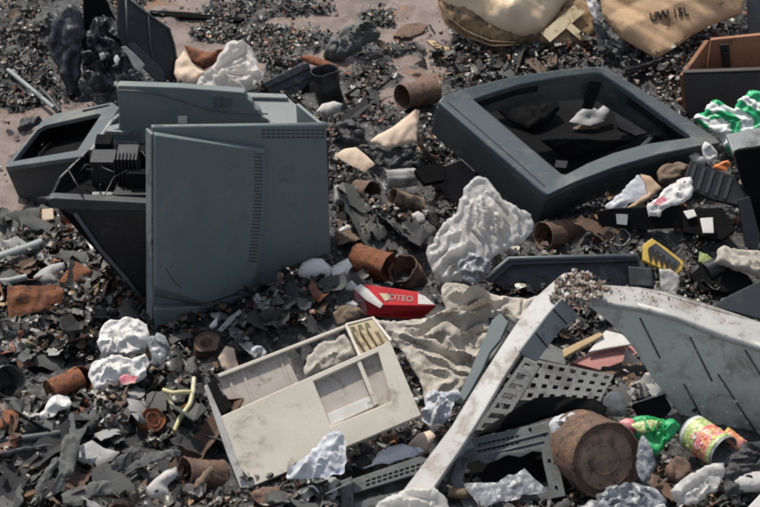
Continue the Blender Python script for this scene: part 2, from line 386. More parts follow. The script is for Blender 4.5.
# ================================================================ world, light, camera
w = bpy.data.worlds.new('World'); S.world = w; w.use_nodes = True
sky = w.node_tree.nodes.new('ShaderNodeTexSky'); sky.sky_type = 'NISHITA'; sky.sun_disc = False
SD = V3((-.30, .42, .86)).normalized()
sky.sun_elevation = math.asin(SD.z); sky.sun_rotation = math.atan2(SD.x, SD.y); sky.dust_density = 2.0
hs = w.node_tree.nodes.new('ShaderNodeHueSaturation'); hs.inputs['Saturation'].default_value = .55; w.node_tree.links.new(sky.outputs[0], hs.inputs['Color']); w.node_tree.links.new(hs.outputs[0], w.node_tree.nodes['Background'].inputs[0]); w.node_tree.nodes['Background'].inputs[1].default_value = .14
sl = bpy.data.lights.new('sun', 'SUN'); sl.energy = 4.1; sl.angle = math.radians(1.6); sl.color = (1, .94, .85)
so = bpy.data.objects.new('sun', sl); COL.objects.link(so); so.rotation_euler = SD.to_track_quat('Z', 'Y').to_euler(); so.location = SD*6
cd = bpy.data.cameras.new('camera'); co = bpy.data.objects.new('camera', cd); COL.objects.link(co); S.camera = co
co.location = CAM; co.rotation_euler = (math.pi/2-PITCH, 0, 0); cd.sensor_width = 36; cd.lens = 36/(1.7/4.5); cd.clip_end = 1000; cd.clip_start = .1
cd.dof.use_dof = True; cd.dof.focus_distance = 4.35; cd.dof.aperture_fstop = 11
S.cycles.filter_width = 2.0
S.view_settings.view_transform = 'Standard'; S.view_settings.look = 'None'; S.view_settings.exposure = 0
# ================================================================ ground
def inpoly(px, py, poly):
    c = np.zeros(np.shape(px), bool)
    for i in range(len(poly)):
        x1, y1 = poly[i]; x2, y2 = poly[(i+1) % len(poly)]
        if y1 == y2: continue
        k = ((y1 > py) != (y2 > py)) & (px < (x2-x1)*(py-y1)/(y2-y1)+x1); c ^= k
    return c
MUD = [[(-200,95),(50,95),(62,120),(10,160),(30,215),(70,245),(-10,240),(-200,250)], [(140,10),(260,-60),(470,-60),(455,50),(440,85),(395,110),(340,80),(270,55),(260,90),(190,100)],
       [(60,85),(110,95),(130,110),(60,125)]]
def ashmask(x, y):
    px, py = w2p(x, y, 0.0)
    m = np.zeros(np.shape(x))
    for p in MUD: m = np.where(inpoly(px, py, p), 1.0, m)
    n = fbm(x*9+3, y*9+8, 4)
    out = np.where(m > .5, np.clip((n-.53)*12, 0, 1), np.clip((n-.2)*9+.25, 0, 1))
    # hard dark patches seen in the mud
    for cx, cy, rx, ry in [(230,35,45,12),(300,45,55,14),(355,100,32,22),(400,48,30,9),(250,10,60,9),(350,45,38,16),(25,20,75,80),(20,105,20,10),(90,60,70,60),(310,8,40,6),(470,60,50,15)]:
        d = ((px-cx)/rx)**2+((py-cy)/ry)**2; out = np.maximum(out, np.clip((1.25-d+(n-.5)*3)*2, 0, 1))
    return out
def axis(lo, hi, st, far=160):
    a = list(np.arange(lo, hi+st/2, st)); d = st
    x = hi; R = []
    while x < far: d *= 1.28; x += d; R.append(x)
    d = st; x = lo; L = []
    while x > -far: d *= 1.28; x -= d; L.append(x)
    return np.array(L[::-1]+a+R)
xs = axis(-1.35, 1.35, .0075); ys = axis(-1.25, 1.6, .0075)
X, Y = np.meshgrid(xs, ys); nx, ny = len(xs), len(ys)
near = np.clip(2.2-np.hypot(X, Y), 0, 1)
AM = ashmask(X, Y)
Z = H(X, Y) + near*((fbm(X*60, Y*60, 3)-.45)*.012*(.35+AM) + (fbm(X*150+5, Y*150, 2)-.4)*.006*AM)
me = bpy.data.meshes.new('ground'); me.vertices.add(nx*ny); me.vertices.foreach_set('co', np.stack([X, Y, Z], -1).ravel())
i = np.arange((ny-1)*(nx-1)); r_, c_ = i//(nx-1), i % (nx-1); a = r_*nx+c_
Fq = np.stack([a, a+1, a+nx+1, a+nx], -1)
me.loops.add(Fq.size); me.loops.foreach_set('vertex_index', Fq.ravel()); me.polygons.add(len(Fq)); me.polygons.foreach_set('loop_start', np.arange(len(Fq))*4)
me.update(); me.polygons.foreach_set('use_smooth', [True]*len(Fq))
at = me.attributes.new('ash', 'FLOAT', 'POINT'); at.data.foreach_set('value', AM.ravel().astype(np.float32))
gm = bpy.data.materials.new('mud_and_ash'); gm.use_nodes = True; N = gm.node_tree.nodes; L = gm.node_tree.links
tc = N.new('ShaderNodeTexCoord'); A_ = N.new('ShaderNodeAttribute'); A_.attribute_name = 'ash'
def nz(sc, det=8, r=.65):
    n = N.new('ShaderNodeTexNoise'); n.inputs['Scale'].default_value = sc; n.inputs['Detail'].default_value = det; n.inputs['Roughness'].default_value = r
    L.new(tc.outputs['Object'], n.inputs['Vector']); return n.outputs['Fac']
def cr(fac, stops):
    r = N.new('ShaderNodeValToRGB'); e = r.color_ramp.elements; e[0].position, e[0].color = stops[0][0], (*stops[0][1], 1); e[1].position, e[1].color = stops[-1][0], (*stops[-1][1], 1)
    for p, c in stops[1:-1]: q = e.new(p); q.color = (*c, 1)
    L.new(fac, r.inputs[0]); return r.outputs[0]
mud = cr(nz(7), [(.3, (.07,.05,.04)), (.42, (.15,.108,.09)), (.54, (.235,.178,.155)), (.60, (.15,.105,.085)), (.66, (.26,.125,.055)), (.74, (.10,.055,.03))])
ash = cr(nz(70), [(.35, (.012,.012,.013)), (.52, (.04,.04,.042)), (.6, (.09,.086,.08)), (.7, (.26,.25,.23))])
ad = N.new('ShaderNodeMath'); ad.operation = 'ADD'; L.new(A_.outputs['Fac'], ad.inputs[0])
sb = N.new('ShaderNodeMath'); sb.operation = 'MULTIPLY_ADD'; L.new(nz(45), sb.inputs[0]); sb.inputs[1].default_value = 2.2; sb.inputs[2].default_value = -1.05; L.new(sb.outputs[0], ad.inputs[1])
mr = N.new('ShaderNodeMapRange'); mr.inputs['From Min'].default_value = .35; mr.inputs['From Max'].default_value = .6; L.new(ad.outputs[0], mr.inputs[0])
mx = N.new('ShaderNodeMix'); mx.data_type = 'RGBA'; L.new(mr.outputs[0], mx.inputs['Factor']); L.new(mud, mx.inputs['A']); L.new(ash, mx.inputs['B'])
B_ = N['Principled BSDF']; L.new(mx.outputs['Result'], B_.inputs['Base Color']); B_.inputs['Roughness'].default_value = .42
bp = N.new('ShaderNodeBump'); bp.inputs['Strength'].default_value = .8; bp.inputs['Distance'].default_value = .006; L.new(nz(90, 10, .7), bp.inputs['Height']); L.new(bp.outputs[0], B_.inputs['Normal'])
me.materials.append(gm); go = bpy.data.objects.new('ground', me); COL.objects.link(go); go['kind'] = 'structure'

# ================================================================ burnt fragments (nobody could count them)
def t_flake(nu, nv, seed, asp=1.0, curl=.5, rough=.10, thick=.06):
    r = np.random.default_rng(seed); u = np.linspace(-1, 1, nu+1); v = np.linspace(-1, 1, nv+1); U, W_ = np.meshgrid(u, v)
    ca, cb = r.normal(0, curl, 2); cc = r.normal(0, curl)
    Xs = U*asp + r.normal(0, rough, U.shape); Ys = W_ + r.normal(0, rough, U.shape)
    e = (1+.0*U); cor = (np.abs(U) > .9) & (np.abs(W_) > .9); s = np.where(cor, r.uniform(.55, .95, U.shape), 1.0); Xs *= s; Ys *= s
    Zs = ca*U**2 + cb*W_**2 + cc*U*W_ + r.normal(0, rough*.9, U.shape)
    top = np.stack([Xs, Ys, Zs], -1).reshape(-1, 3); bot = top - [0, 0, thick]; n = len(top)
    a = (np.arange(nv)[:, None]*(nu+1)+np.arange(nu)).ravel(); q = np.stack([a, a+1, a+nu+2, a+nu+1], -1)
    b = list(range(nu)) + [nu+k*(nu+1) for k in range(nv)] + [nv*(nu+1)+nu-k for k in range(nu)] + [(nv-k)*(nu+1) for k in range(nv)]
    sd = np.array([[b[k], b[k]+n, b[(k+1) % len(b)]+n, b[(k+1) % len(b)]] for k in range(len(b))])
    return np.concatenate([top, bot])*.5, np.concatenate([q, q[:, ::-1]+n, sd])
def t_chunk(seed):
    r = np.random.default_rng(seed); bm = bmesh.new(); bmesh.ops.create_icosphere(bm, subdivisions=1, radius=.5)
    V = np.array([v.co[:] for v in bm.verts]); F = np.array([[v.index for v in f.verts] for f in bm.faces]); bm.free()
    V *= r.uniform(.6, 1.3, (len(V), 1)); V *= r.uniform(.45, 1.1, 3); return V, F
chunks = []
def scatter(n, tmpl, size, zlift, tilt, pal, where, shrink=None, seed=1):
    r = np.random.default_rng(seed); out = 0
    x = r.uniform(-1.15, 1.15, n*3); y = r.uniform(-1.2, 1.35, n*3); px, py = w2p(x, y, 0.0)
    keep = r.random(n*3) < where(x, y, px, py); x, y, px, py = x[keep][:n], y[keep][:n], px[keep][:n], py[keep][:n]
    n = len(x); ti = r.integers(0, len(tmpl), n)
    sz = size[0]*(size[1]/size[0])**(r.random(n)**1.8)
    sz *= np.clip(.75 + .5*(fbm(x*4, y*4+40, 2)), .7, 1.25)*szmap(px, py)
    z = H(x, y) + r.random(n)*zlift + sz*.08
    yaw = r.uniform(0, 2*np.pi, n); tl = r.normal(0, tilt, n); y2 = r.uniform(0, 2*np.pi, n)
    def R(ax, t):
        c, s = np.cos(t), np.sin(t); m = np.zeros((len(t), 3, 3)); i, j = (ax+1) % 3, (ax+2) % 3
        m[:, ax, ax] = 1; m[:, i, i] = c; m[:, j, j] = c; m[:, i, j] = -s; m[:, j, i] = s; return m
    RM = R(2, yaw) @ R(0, tl) @ R(2, y2)
    cols = pal(r, n, px, py)
    for k, (V, F) in enumerate(tmpl):
        idx = np.where(ti == k)[0]
        if not len(idx): continue
        W_ = np.einsum('nij,vj->nvi', RM[idx], V)*sz[idx, None, None] + np.stack([x, y, z], -1)[idx][:, None]
        Fa = (F[None]+(np.arange(len(idx))*len(V))[:, None, None]).reshape(-1, F.shape[1])
        chunks.append((W_.reshape(-1, 3), Fa, np.repeat(cols[idx], len(V), 0)))
if True: S.render.engine = 'CYCLES'
def flush(name, label, cat):
    global chunks
    V = np.concatenate([c[0] for c in chunks]); C = np.concatenate([c[2] for c in chunks]); off = 0; loops = []; starts = []; ls = 0
    for v, f, c in chunks:
        loops.append((f+off).ravel()); starts.append(ls+np.arange(len(f))*f.shape[1]); ls += f.size; off += len(v)
    me = bpy.data.meshes.new(name); me.vertices.add(len(V)); me.vertices.foreach_set('co', V.ravel())
    lo = np.concatenate(loops); st = np.concatenate(starts); me.loops.add(len(lo)); me.loops.foreach_set('vertex_index', lo); me.polygons.add(len(st)); me.polygons.foreach_set('loop_start', st)
    me.update(); a = me.attributes.new('Col', 'FLOAT_COLOR', 'POINT'); a.data.foreach_set('color', np.concatenate([C, np.ones((len(C), 1))], 1).astype(np.float32).ravel())
    me.materials.append(M['shard']); o = (me.polygons.foreach_set('use_smooth', [True]*len(me.polygons)), me.set_sharp_from_angle(angle=math.radians(48)), bpy.data.objects.new(name, me))[2]; COL.objects.link(o); o['kind'] = 'stuff'; tag(o, label, cat); chunks = []
    return o
PAL = np.array([(.010,.010,.010),(.024,.024,.022),(.048,.048,.041),(.090,.090,.076),(.15,.148,.13),(.29,.275,.245),(.62,.59,.53),(.26,.075,.025),(.13,.068,.035),(.36,.21,.11)])
def pal(wts):
    wts = np.array(wts, float); wts /= wts.sum()
    def f(r, n, px, py):
        c = PAL[r.choice(len(PAL), n, p=wts)]*r.uniform(.7, 1.3, (n, 1))*r.uniform(.93, 1.07, (n, 3)); return c
    return f
P_dark = pal([26,24,18,11,6,3,1.5,3,6,2]); P_left = pal([13,14,17,17,12,7,3,4,9,3.5]); P_mix = pal([16,16,13,11,9,8,7,6,9,6])
EXC = [[(150,330),(150,130),(330,125),(332,255),(277,285)], [(205,390),(395,320),(420,410),(245,490)], [(395,507),(565,275),(760,320),(760,440),(690,425),(600,300),(470,480)],
       [(430,190),(500,175),(560,240),(470,290),(420,285)], [(300,330),(380,320),(560,290),(480,390),(420,400)],[(340,280),(440,290),(440,325),(350,330)]]
def dens(x, y, px, py):
    a = ashmask(x, y); d = np.clip(a*1.1+.03, 0, 1)
    return d
def dens_big(x, y, px, py):
    d = dens(x, y, px, py)
    for e in EXC: d = np.where(inpoly(px, py, e), 0, d)
    d = np.where(py < 110, d*.45, d)
    return d
def noexc(x, y, px, py):
    d = dens(x, y, px, py)
    for e in EXC[3:]: d = np.where(inpoly(px, py, e), d*.3, d)
    return d
heap = lambda x, y, px, py: np.where(inpoly(px, py, [(190,350),(270,285),(345,275),(350,330),(260,370),(200,390)]), 1.0, 0.0)
TF = [t_flake(4, 3, s, asp=random.uniform(1, 1.8)) for s in range(16)]; TFs = [t_flake(2, 2, 50+s, asp=random.uniform(1, 2), rough=.2, curl=.25, thick=.12) for s in range(14)]
TS = [t_flake(7, 1, 90+s, asp=random.uniform(4, 8), curl=.5, rough=.16, thick=.18) for s in range(10)]
TC = [t_chunk(s) for s in range(14)]; TK = [t_flake(6, 6, 130+s, asp=1.2, curl=.3, rough=.17, thick=.04) for s in range(12)]
# ================================================================ helpers that need the terrain
def camn(a, b, c): return (V3((1,0,0))*a + UP*b + BK*c).normalized()
def loft(A, B):
    n = len(A); return [*A, *B], [list(range(n)), list(range(2*n-1, n-1, -1))] + [[i, i+n, (i+1) % n+n, (i+1) % n] for i in range(n)]
def P(f, pts, off=0): return [f(x, y, off) for x, y in pts]
def line(f, pts, off=0, r=.003, seg=8, flat=1): return tube(P(f, pts, off), r, seg, flat=flat)
def textmesh(txt, f, px, py, h, off, ang=0, sx=1.0):
    cu = bpy.data.curves.new('t', 'FONT'); cu.body = txt; cu.size = 1; cu.extrude = .02; cu.align_x = 'CENTER'; cu.align_y = 'CENTER'
    o = bpy.data.objects.new('t', cu); COL.objects.link(o); bpy.context.view_layer.update()
    me = bpy.data.meshes.new_from_object(o.evaluated_get(bpy.context.evaluated_depsgraph_get()))
    a = f(px, py, off); b = f(px+math.cos(ang)*10, py-math.sin(ang)*10, off); e1 = (b-a).normalized(); e2 = f.n.cross(e1)
    V = [a + e1*v.co.x*h*sx + e2*v.co.y*h + f.n*v.co.z*h for v in me.vertices]; F = [list(p.vertices) for p in me.polygons]
    bpy.data.objects.remove(o); bpy.data.meshes.remove(me); bpy.data.curves.remove(cu); return V, F
def subdiv_box(c, ax, ay, az): return box(c, ax, ay, az)
# ================================================================ A: big grey housing, standing, left of centre
PA = plane(154, 331, -.01, (.47, -.88, .06))
t = Thing('monitor_housing', 'tall grey monitor housing panel with vent slots standing upright left of centre', 'monitor housing', PA.P0)
poly = [(153,127),(326.5,124.5),(331,253),(278,271),(277,284),(234,304),(154,331)]
occ([(150,200),(331,200),(331,253),(278,271),(277,284),(234,304),(154,334)])
sp = t.part('side_panel', prism(P(PA, poly), -PA.n*.014), 'grey', bev=.003)
fr = [(155,135),(263,150.5),(264,200),(256,272),(251,288),(205,303),(155,287)]; bk = [(153.5,131),(268,147.5),(268.5,200),(261,272),(254,292),(205,308),(153.5,296)]
rf = t.part('raised_face', loft(P(PA, fr, .022), P(PA, bk, .0005)), 'grey', bev=.003)
t.part('lower_lip', loft(P(PA, [(154.5,309),(205,306),(252,290),(275,284),(234,303),(154.5,329)], .020), P(PA, [(153.5,304),(205,303),(254,287),(277.5,281),(236,306),(153.5,331)], .0006)), 'grey', bev=.003)
t.part('return_wall', prism(P(PA, [(326,126),(330.5,252)], -.014)+[p-PA.n*.13 for p in P(PA, [(330.5,250),(326,128)], -.014)], V3((-.006,-.004,0))), 'grey')
t.part('rib', prism(P(PA, [(200,150),(203,150),(203,290),(200,290)], -.0145), -PA.n*.10), 'dkgrey')
t.part('rear_panel', prism([p for p in P(PA, [(215,150),(329,140),(329,240),(215,260)], -.148)], -PA.n*.008), 'dkgrey')
vs = []
for i in range(33):
    y = 153.5 + i*3.35; x1 = 263.4 if y < 200 else 263.4-(y-200)*.10
    pts = [(x1-9,y),(x1-.8,y+.25),(x1-.8,y+1.5),(x1-9,y+1.1)]
    vs.append(prism(P(PA, pts, .0226), -PA.n*.002))
t.part('vent_slots', join(*vs), 'dkgrey', rf)
vs = []
for r in range(3):
    for c in range(13):
        x = 262+c*4.9; y = 129.5+r*3.6
        vs.append(prism(P(PA, [(x,y),(x+3.5,y),(x+3.5,y+1.5),(x,y+1.5)], .0006), -PA.n*.001))
t.part('upper_vents', join(*vs), 'dkgrey', sp)
t.part('edge_bead', line(PA, [(153,127),(240,126),(326.5,124.5)], -.006, .0045), 'grey3', smooth=180)
t.part('edge_flange', prism(P(PA, [(151,134),(154.5,134),(154.5,329),(151.5,326)], .004), -PA.n*.03), 'grey3', bev=.002)
t.part('scratch', line(PA, [(166,268),(172,279),(181,288)], .0222, .0006, 4), 'matte')
# ================================================================ B + D: opened shell behind it, with the tray and boards
yB = .07; PB = plane(Yp(180, 150, yB), 0, 0, (.04, -1, .10)); yD = -.22
base = Yp(140, 309, yD); base.z = float(H(base.x, base.y))
t = Thing('opened_monitor_shell', 'opened grey monitor casing with black circuit tray behind the tall grey housing', 'monitor casing', base)
wall = [(116,88),(119,85.5),(180,87.5),(245,92.5),(247,99),(252,102),(254,108),(259,111),(262,117),(269,120),(270,200),(300,215),(146,215),(146,180),(140,176),(122,152),(107,150),(106,131),(119,128),(119,110)]
wl = t.part('shell_wall', prism(P(PB, wall), V3((0,.022,0))), 'grey', bev=.003)
t.part('shell_groove', join(line(PB, [(118,90),(140,91),(160,94),(185,101),(205,108),(225,112)], .001, .0028, flat=.8), line(PB,[(225,112),(268,114)],.001,.0016)), 'grey2', smooth=180)
t.part('moulded_ribs', join(*[prism(P(PB, q, .008), V3((0,.008,0))) for q in ([(106,131),(138,133),(139,137),(106,134)], [(106,141),(138,142),(139,146),(106,145)])]), 'grey3', bev=.001)
t.part('sticker', prism(P(PB, [(178,116),(187,116),(187,123.5),(178,123.5)], .0015), V3((0,.001,0))), 'wht', wl)
t.part('catch_plate', join(*[prism(P(PB, q, .004), V3((0,.004,0))) for q in ([(214,97),(221,97),(221,108),(214,108)], [(223,97),(231,97),(231,107),(223,107)])]), 'grey2', bev=.001)
PR = plane(PB(269, 122, .01), 0, 0, (.05, -.2, .97))
t.part('corner_ridge', join(prism(P(PR, [(240,92.5),(285,94),(298,107),(309,124),(270,124),(268,119),(262,117),(259,111),(254,108),(252,102),(246,99)]), V3((0,0,-.012))),
      prism(P(PR, [(244,92),(285,93.5),(289,98),(249,97)], .008), V3((0,0,-.006)))), 'grey3', bev=.002)
t.part('end_wall', prism(P(PR, [(284,94),(298,107),(309,124)], -.012)+[p-V3((0,0,.2)) for p in P(PR, [(309,124),(298,107),(284,94)], -.012)], V3((-.004,0,0))), 'grey')
zt = Yp(100, 205, yD).z-.006
lip = t.part('tray_rim', prism([Yp(*q, yD) for q in [(48,199),(54,198),(152,203),(153,212),(60,210),(50,206)]], V3((0,.022,0))), 'dkgrey', bev=.003)
t.part('lower_wall', prism([Yp(*q, yD+.004) for q in [(62,210),(152.5,212),(152.5,311),(149,309),(122,276),(98,249),(78,218)]], V3((0,.012,0))), 'black', bev=.002)
t.part('wall_edge', tube([Yp(*q, yD) for q in [(75,213),(88,232),(100,249),(124,276),(150,308)]], .005, 8), 'grey2', smooth=180)
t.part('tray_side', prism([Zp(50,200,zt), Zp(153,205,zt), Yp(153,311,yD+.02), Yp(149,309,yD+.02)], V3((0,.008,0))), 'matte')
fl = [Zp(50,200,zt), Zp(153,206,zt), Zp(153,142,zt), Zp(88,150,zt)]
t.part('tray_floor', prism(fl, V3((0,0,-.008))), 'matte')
t.part('side_flap', prism([Zp(49,198,zt+.003), Zp(88,168,zt+.003), Zp(88,168,zt+.003)+V3((0,0,.045)), Zp(60,189,zt)+V3((0,0,.03))], V3((.006,0,0))), 'black', bev=.001)
def tb(x0, x1, yb, hp, dep, m, nm):
    a, b = Zp(x0, yb, zt), Zp(x1, yb, zt); h = hp/447/.82
    t.part(nm, box((a+b)/2+V3((0,dep/2,h/2)), b-a, V3((0,dep,0)), V3((0,0,h))), m, bev=.0015)
for a in [(92,116,186,22,.05,'black','capacitor_block'),(97,113,170,24,.04,'matte','transformer'),(118,139,188,26,.06,'black','heat_sink'),(115,150,202,7,.03,'black','connector_strip'),(122,148,168,14,.03,'matte','relay_block'),(92,114,198,3,.012,'rod','metal_bracket'),(103,112,184,15,.01,'dkgrey','socket'),(128,151,196,20,.02,'matte','coil')]: tb(*a)
fins = []
for k in range(7):
    a = Zp(117+k*3.6, 189, zt); fins.append(box(a+V3((0,.01,.04)), (.0025,0,0), (0,.035,0), (0,0,.075)))
t.part('cooling_fins', join(*fins), 'black')
wr = []
for k in range(9):
    a = Zp(80+k*7, 180+random.uniform(-8,14), zt+.01); q = [a+V3((random.uniform(-.02,.03)*j, random.uniform(-.012,.012)*j, .02+.028*math.sin(j*1.1+k))) for j in range(5)]
    wr.append(tube(q, .0018, 6))
t.part('wires', join(*wr), 'black', smooth=180)
# ================================================================ C: small bezel at the far left
gc = G(19, 206, 0); nC = V3((-.31, .15, .94)).normalized(); PC = plane(gc+nC*.10, 0, 0, nC)
t = Thing('small_screen_bezel', 'dark grey screen bezel with pale rim lying at the left edge of the photo', 'screen bezel', gc)
occ([(5,167),(41,122),(119,107),(100,170),(60,205),(19,208)]); O_ = [(5,167),(41,122),(55,113.5),(112,102),(119,107),(90,155)]; I_ = [(13,161),(38,129),(45,125),(97,113.5),(101,114),(77,150)]
t.part('front_frame', ring(P(PC, O_), P(PC, I_), -nC*.012, -nC*.012), 'grey2', bev=.0025)
t.part('body_wall', ring(P(PC, O_, -.0125), P(PC, [(9,165),(42,124),(56,115.5),(111,104),(117,108),(88,153)], -.0125), -nC*.088), 'dkgrey', bev=.002)
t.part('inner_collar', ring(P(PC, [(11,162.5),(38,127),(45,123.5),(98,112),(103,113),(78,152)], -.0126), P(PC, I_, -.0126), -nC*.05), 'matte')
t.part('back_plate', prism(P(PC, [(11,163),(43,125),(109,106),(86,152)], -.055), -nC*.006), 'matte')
t.part('side_bar', line(PC, [(89,154),(96,144),(104,132),(111,122),(119,115)], .004, .0045, flat=.8), 'palegrey', smooth=180)
t.part('control_slot', prism(P(PC, [(82,110.3),(109,104.3),(110,105.8),(83,112)], .0005), -nC*.004), 'matte')
# ================================================================ F: large bezel
nF = V3((.10, -.418, .904)).normalized(); gf = G(543, 220, 0); PF = plane(gf+nF*.13, 0, 0, nF)
t = Thing('large_screen_bezel', 'large blue grey television front frame with empty screen opening lying tilted right of centre', 'screen bezel', gf)
Ox = [(438,102),(443,96),(470,87),(512,76.5),(560,69.5),(597,66.5),(606,68),(640,88),(680,114),(716,137),(721,143),(700,146),(660,154),(615,167),(575,182),(547,195),(541,191),(490,147)]
Ix = [(474,99.5),(476,98.5),(492,93),(520,84.5),(560,77),(594,73),(600,73.5),(628,91),(658,113),(688,134.5),(691,137.5),(675,139.5),(645,144),(613,153),(588,163),(566,174.5),(561,173.5),(520,139)]
def swell(x, y): return 0
t.part('front_frame', ring(P(PF, Ox), P(PF, Ix, -.006), -nF*.02, -nF*.02), 'grey2', bev=.003, smooth=30)
occ([(431,102),(604,67),(720,142),(703,156),(640,205),(542,220),(431,128)]); Om = [p-nF*.0205 for p in P(PF, Ox)]; cen = sum(Om, V3())/len(Om); Oin = [cen+(p-cen)*.965 for p in Om]
t.part('skirt_wall', ring([cen+(p-cen)*1.004 for p in Om], Oin, -nF*.105), 'greydk', bev=.003, smooth=30)
Im = [cen+(p-cen)*1.0 for p in P(PF, Ix, -.0265)]
t.part('screen_collar', ring([Im[0].lerp(cen,0)+(p-cen)*.02 if 0 else p+(p-cen)*.025 for p in Im], Im, -nF*.045), 'black')
for x0,y0,x1,y1,dx,dy in [(636,149,672,116,3,2),(476,118,560,176,0,6)]: t.part('back_rail', prism([PF(x0,y0,-.06), PF(x1,y1,-.06), PF(x1+dx,y1+dy,-.06), PF(x0+dx,y0+dy,-.06)], -nF*.02), 'dkgrey', bev=.001)
t.part('grip_line', line(PF, [(447,101),(495,142),(545,186)], .0005, .0008, 4), 'dkgrey')
for x, y in [(470,112),(590,80),(655,128),(556,160)]: t.part('corner_post', prism([PF(x,y,-.05), PF(x+12,y+1,-.05), PF(x+10,y+8,-.05), PF(x-1,y+7,-.05)], -nF*.09), 'black')
# things seen through its opening
def slab(name, label, cat, pts, h, n, th, m, bev=.0015, anchor=None, **kw):
    occ(pts)
    a = anchor or max(pts, key=lambda p: p[1]); f = plane(a[0], a[1], h, n)
    return solo(name, label, cat, prism(P(f, pts), -f.n*th), m, bev=bev, **kw), f
def sh(name, label, cat, m, outline, **kw):
    grp = kw.pop('group', None); closed = kw.pop('closed', False)
    SIM = {'bag': (1.34,.10), 'bagw': (1.30,.12), 'bagblue': (1.32,.12), 'clear': (1.38,.08), 'cloth': (1.30,.16), 'blacksack': (1.32,.12), 'char': (1.22,.1), 'wood': (1.2,.1), 'orange': (1.2,.1), 'stone': (1.18,.1), 'ashgrey': (1.14,.2), 'rustdk': (1.16,.12), 'magenta': (1.2,.1), 'cardw': (1.07,.3), 'rust': (1.08,.3), 'palegrey': (1.08,.3), 'lime': (1.1,.1)}
    if m in ('cardw','card','rust','palegrey','stone','wht') and 'facet' not in kw: kw['facet'] = 14
    if m in SIM and 'sim' not in kw and not kw.get('facet'):
        if m in ('bag','bagw','bagblue','clear','char','blacksack','magenta','orange','lime') and 'thin' not in kw and not closed: kw['film'] = True; kw['amp'] = kw.get('amp', .006)*1.15
        kw['sim'] = dict(grow=SIM[m][0], bend=SIM[m][1]); kw['res'] = min(kw.get('res', .005), .005)
    return solo(name, label, cat, sheet(outline, **kw), m, smooth=60, group=grp)
slab('circuit_board', 'sooty black chassis board seen inside the large empty screen opening', 'circuit board', [(455,112),(500,86),(600,74),(700,130),(668,158),(556,196)], .028, (0,-.1,1), .006, 'matte')
sh('paper_scrap', 'crumpled pale paper scrap inside the large empty screen opening', 'paper scrap', 'palegrey', [(569,122),(577,113),(588,106),(598,110),(607,102),(610,112),(604,121),(590,126)], h0=.075, bulge=.004, amp=.007, seed=11)
sh('brown_packet', 'brown scorched packet below the paper inside the screen opening', 'packet', 'wood', [(572,129),(580,124),(598,125),(602,128),(594,133),(576,134)], h0=.06, bulge=.003, amp=.004, seed=12)
slab('black_crate_side', 'black slotted plastic piece at the right inside the screen opening', 'plastic piece', [(612,100),(628,97),(645,112),(652,132),(636,136),(618,128)], .09, (.1,-.6,.8), .012, 'black')
sh('charred_lump', 'charred crumpled sheet at the left inside the large screen opening', 'lump', 'matte', [(490,104),(520,94),(552,92),(560,108),(548,124),(530,132),(508,120)], h0=.07, bulge=.012, amp=.014, seed=13)  # matte black puts the opening's shadow into the lump's colour
sh('charred_lump', 'dark brown crumpled lump at the back inside the large screen opening', 'lump', 'char', [(585,88),(600,84),(618,92),(622,100),(606,102),(590,100)], h0=.07, bulge=.012, amp=.010, seed=14)
sh('charred_lump', 'charred strip at the front inside the large screen opening', 'lump', 'matte', [(540,140),(570,138),(610,140),(640,138),(612,150),(572,158),(556,152)], h0=.07, bulge=.008, amp=.010, seed=15)  # blackened past char, shadow of the opening held in the colour
# ================================================================ G/H: paper sacks, top right
t = Thing('cream_paper_sack', 'plump cream paper sack bound with brown bands at the top centre right', 'sack', G(505, 44))
fs = plane(508, 44, .03, (0,-.62,.78)); lo = [(436,-60),(437,-10),(442,2),(452,11),(464,17),(477,24),(492,31),(508,37),(524,38),(543,32),(556,17),(566,0),(575,-60)]
t.part('sack_body', sheet(lo, pl=fs, bulge=.07, back=.05, amp=.022, facet=5, res=.006, edge=.13, seed=21), 'cushion', smooth=28)
t.part('brown_wrap', sheet([(434,-60),(436,-6),(440,8),(446,22),(456,31),(469,38),(484,44),(497,48.5),(514,47),(537,40),(530,20),(480,10),(450,-30)], pl=fs, off=-.012, bulge=.035, back=.03, amp=.006, f0=20, res=.006, edge=.05, ang=1.9, spread=.5, seed=22), 'strap', smooth=40)
t.part('band', join(*[tube([fs(x, y, .012+o) for x, y in q], .0035, 6, flat=.5) for q, o in (([(440,2),(449,18),(466,31),(490,41),(515,43)], .02), ([(438,6),(446,24),(465,37),(492,46),(520,45)], .01))]), 'wood', smooth=180)
t.part('taped_flap', sheet([(536,38),(548,26),(570,-4),(590,2),(596,20),(597,33),(587,47),(560,48),(543,45)], pl=fs, off=-.008, bulge=.02, back=.02, amp=.006, res=.007, seed=24), 'strap', smooth=180)
t.part('tape', join(*[prism(P(fs, q, .021), -fs.n*.001) for q in ([(541,33),(574,5),(585,12),(550,42)], [(570,22),(584,34),(580,40),(565,27)])]), 'ivory', label='pale tape across the sack flap')
fh = plane(658, 60, .03, (.03,-.6,.8))
t = Thing('brown_paper_sack', 'large brown paper sack with handwritten marks at the top right', 'sack', G(658, 58))
hv = sheet([(597,-60),(600,-5),(603,14),(611,25),(621,37),(640,48),(657,58),(671,50),(690,36),(708,26),(728,18),(742,13),(746,0),(748,-60)], pl=fh, bulge=.018, back=.05, amp=.020, f0=6, res=.0055, edge=.06, seed=36, ang=.4, spread=1.2, facet=4.6)
sb_ = t.part('sack_body', hv, 'sack', smooth=28)
ink = textmesh('UW 15L', fh, 671, 9.5, .030, .045, .12, .95)
from mathutils.bvhtree import BVHTree
bv = BVHTree.FromPolygons([tuple(v) for v in hv[0]], hv[1]); q_ = []
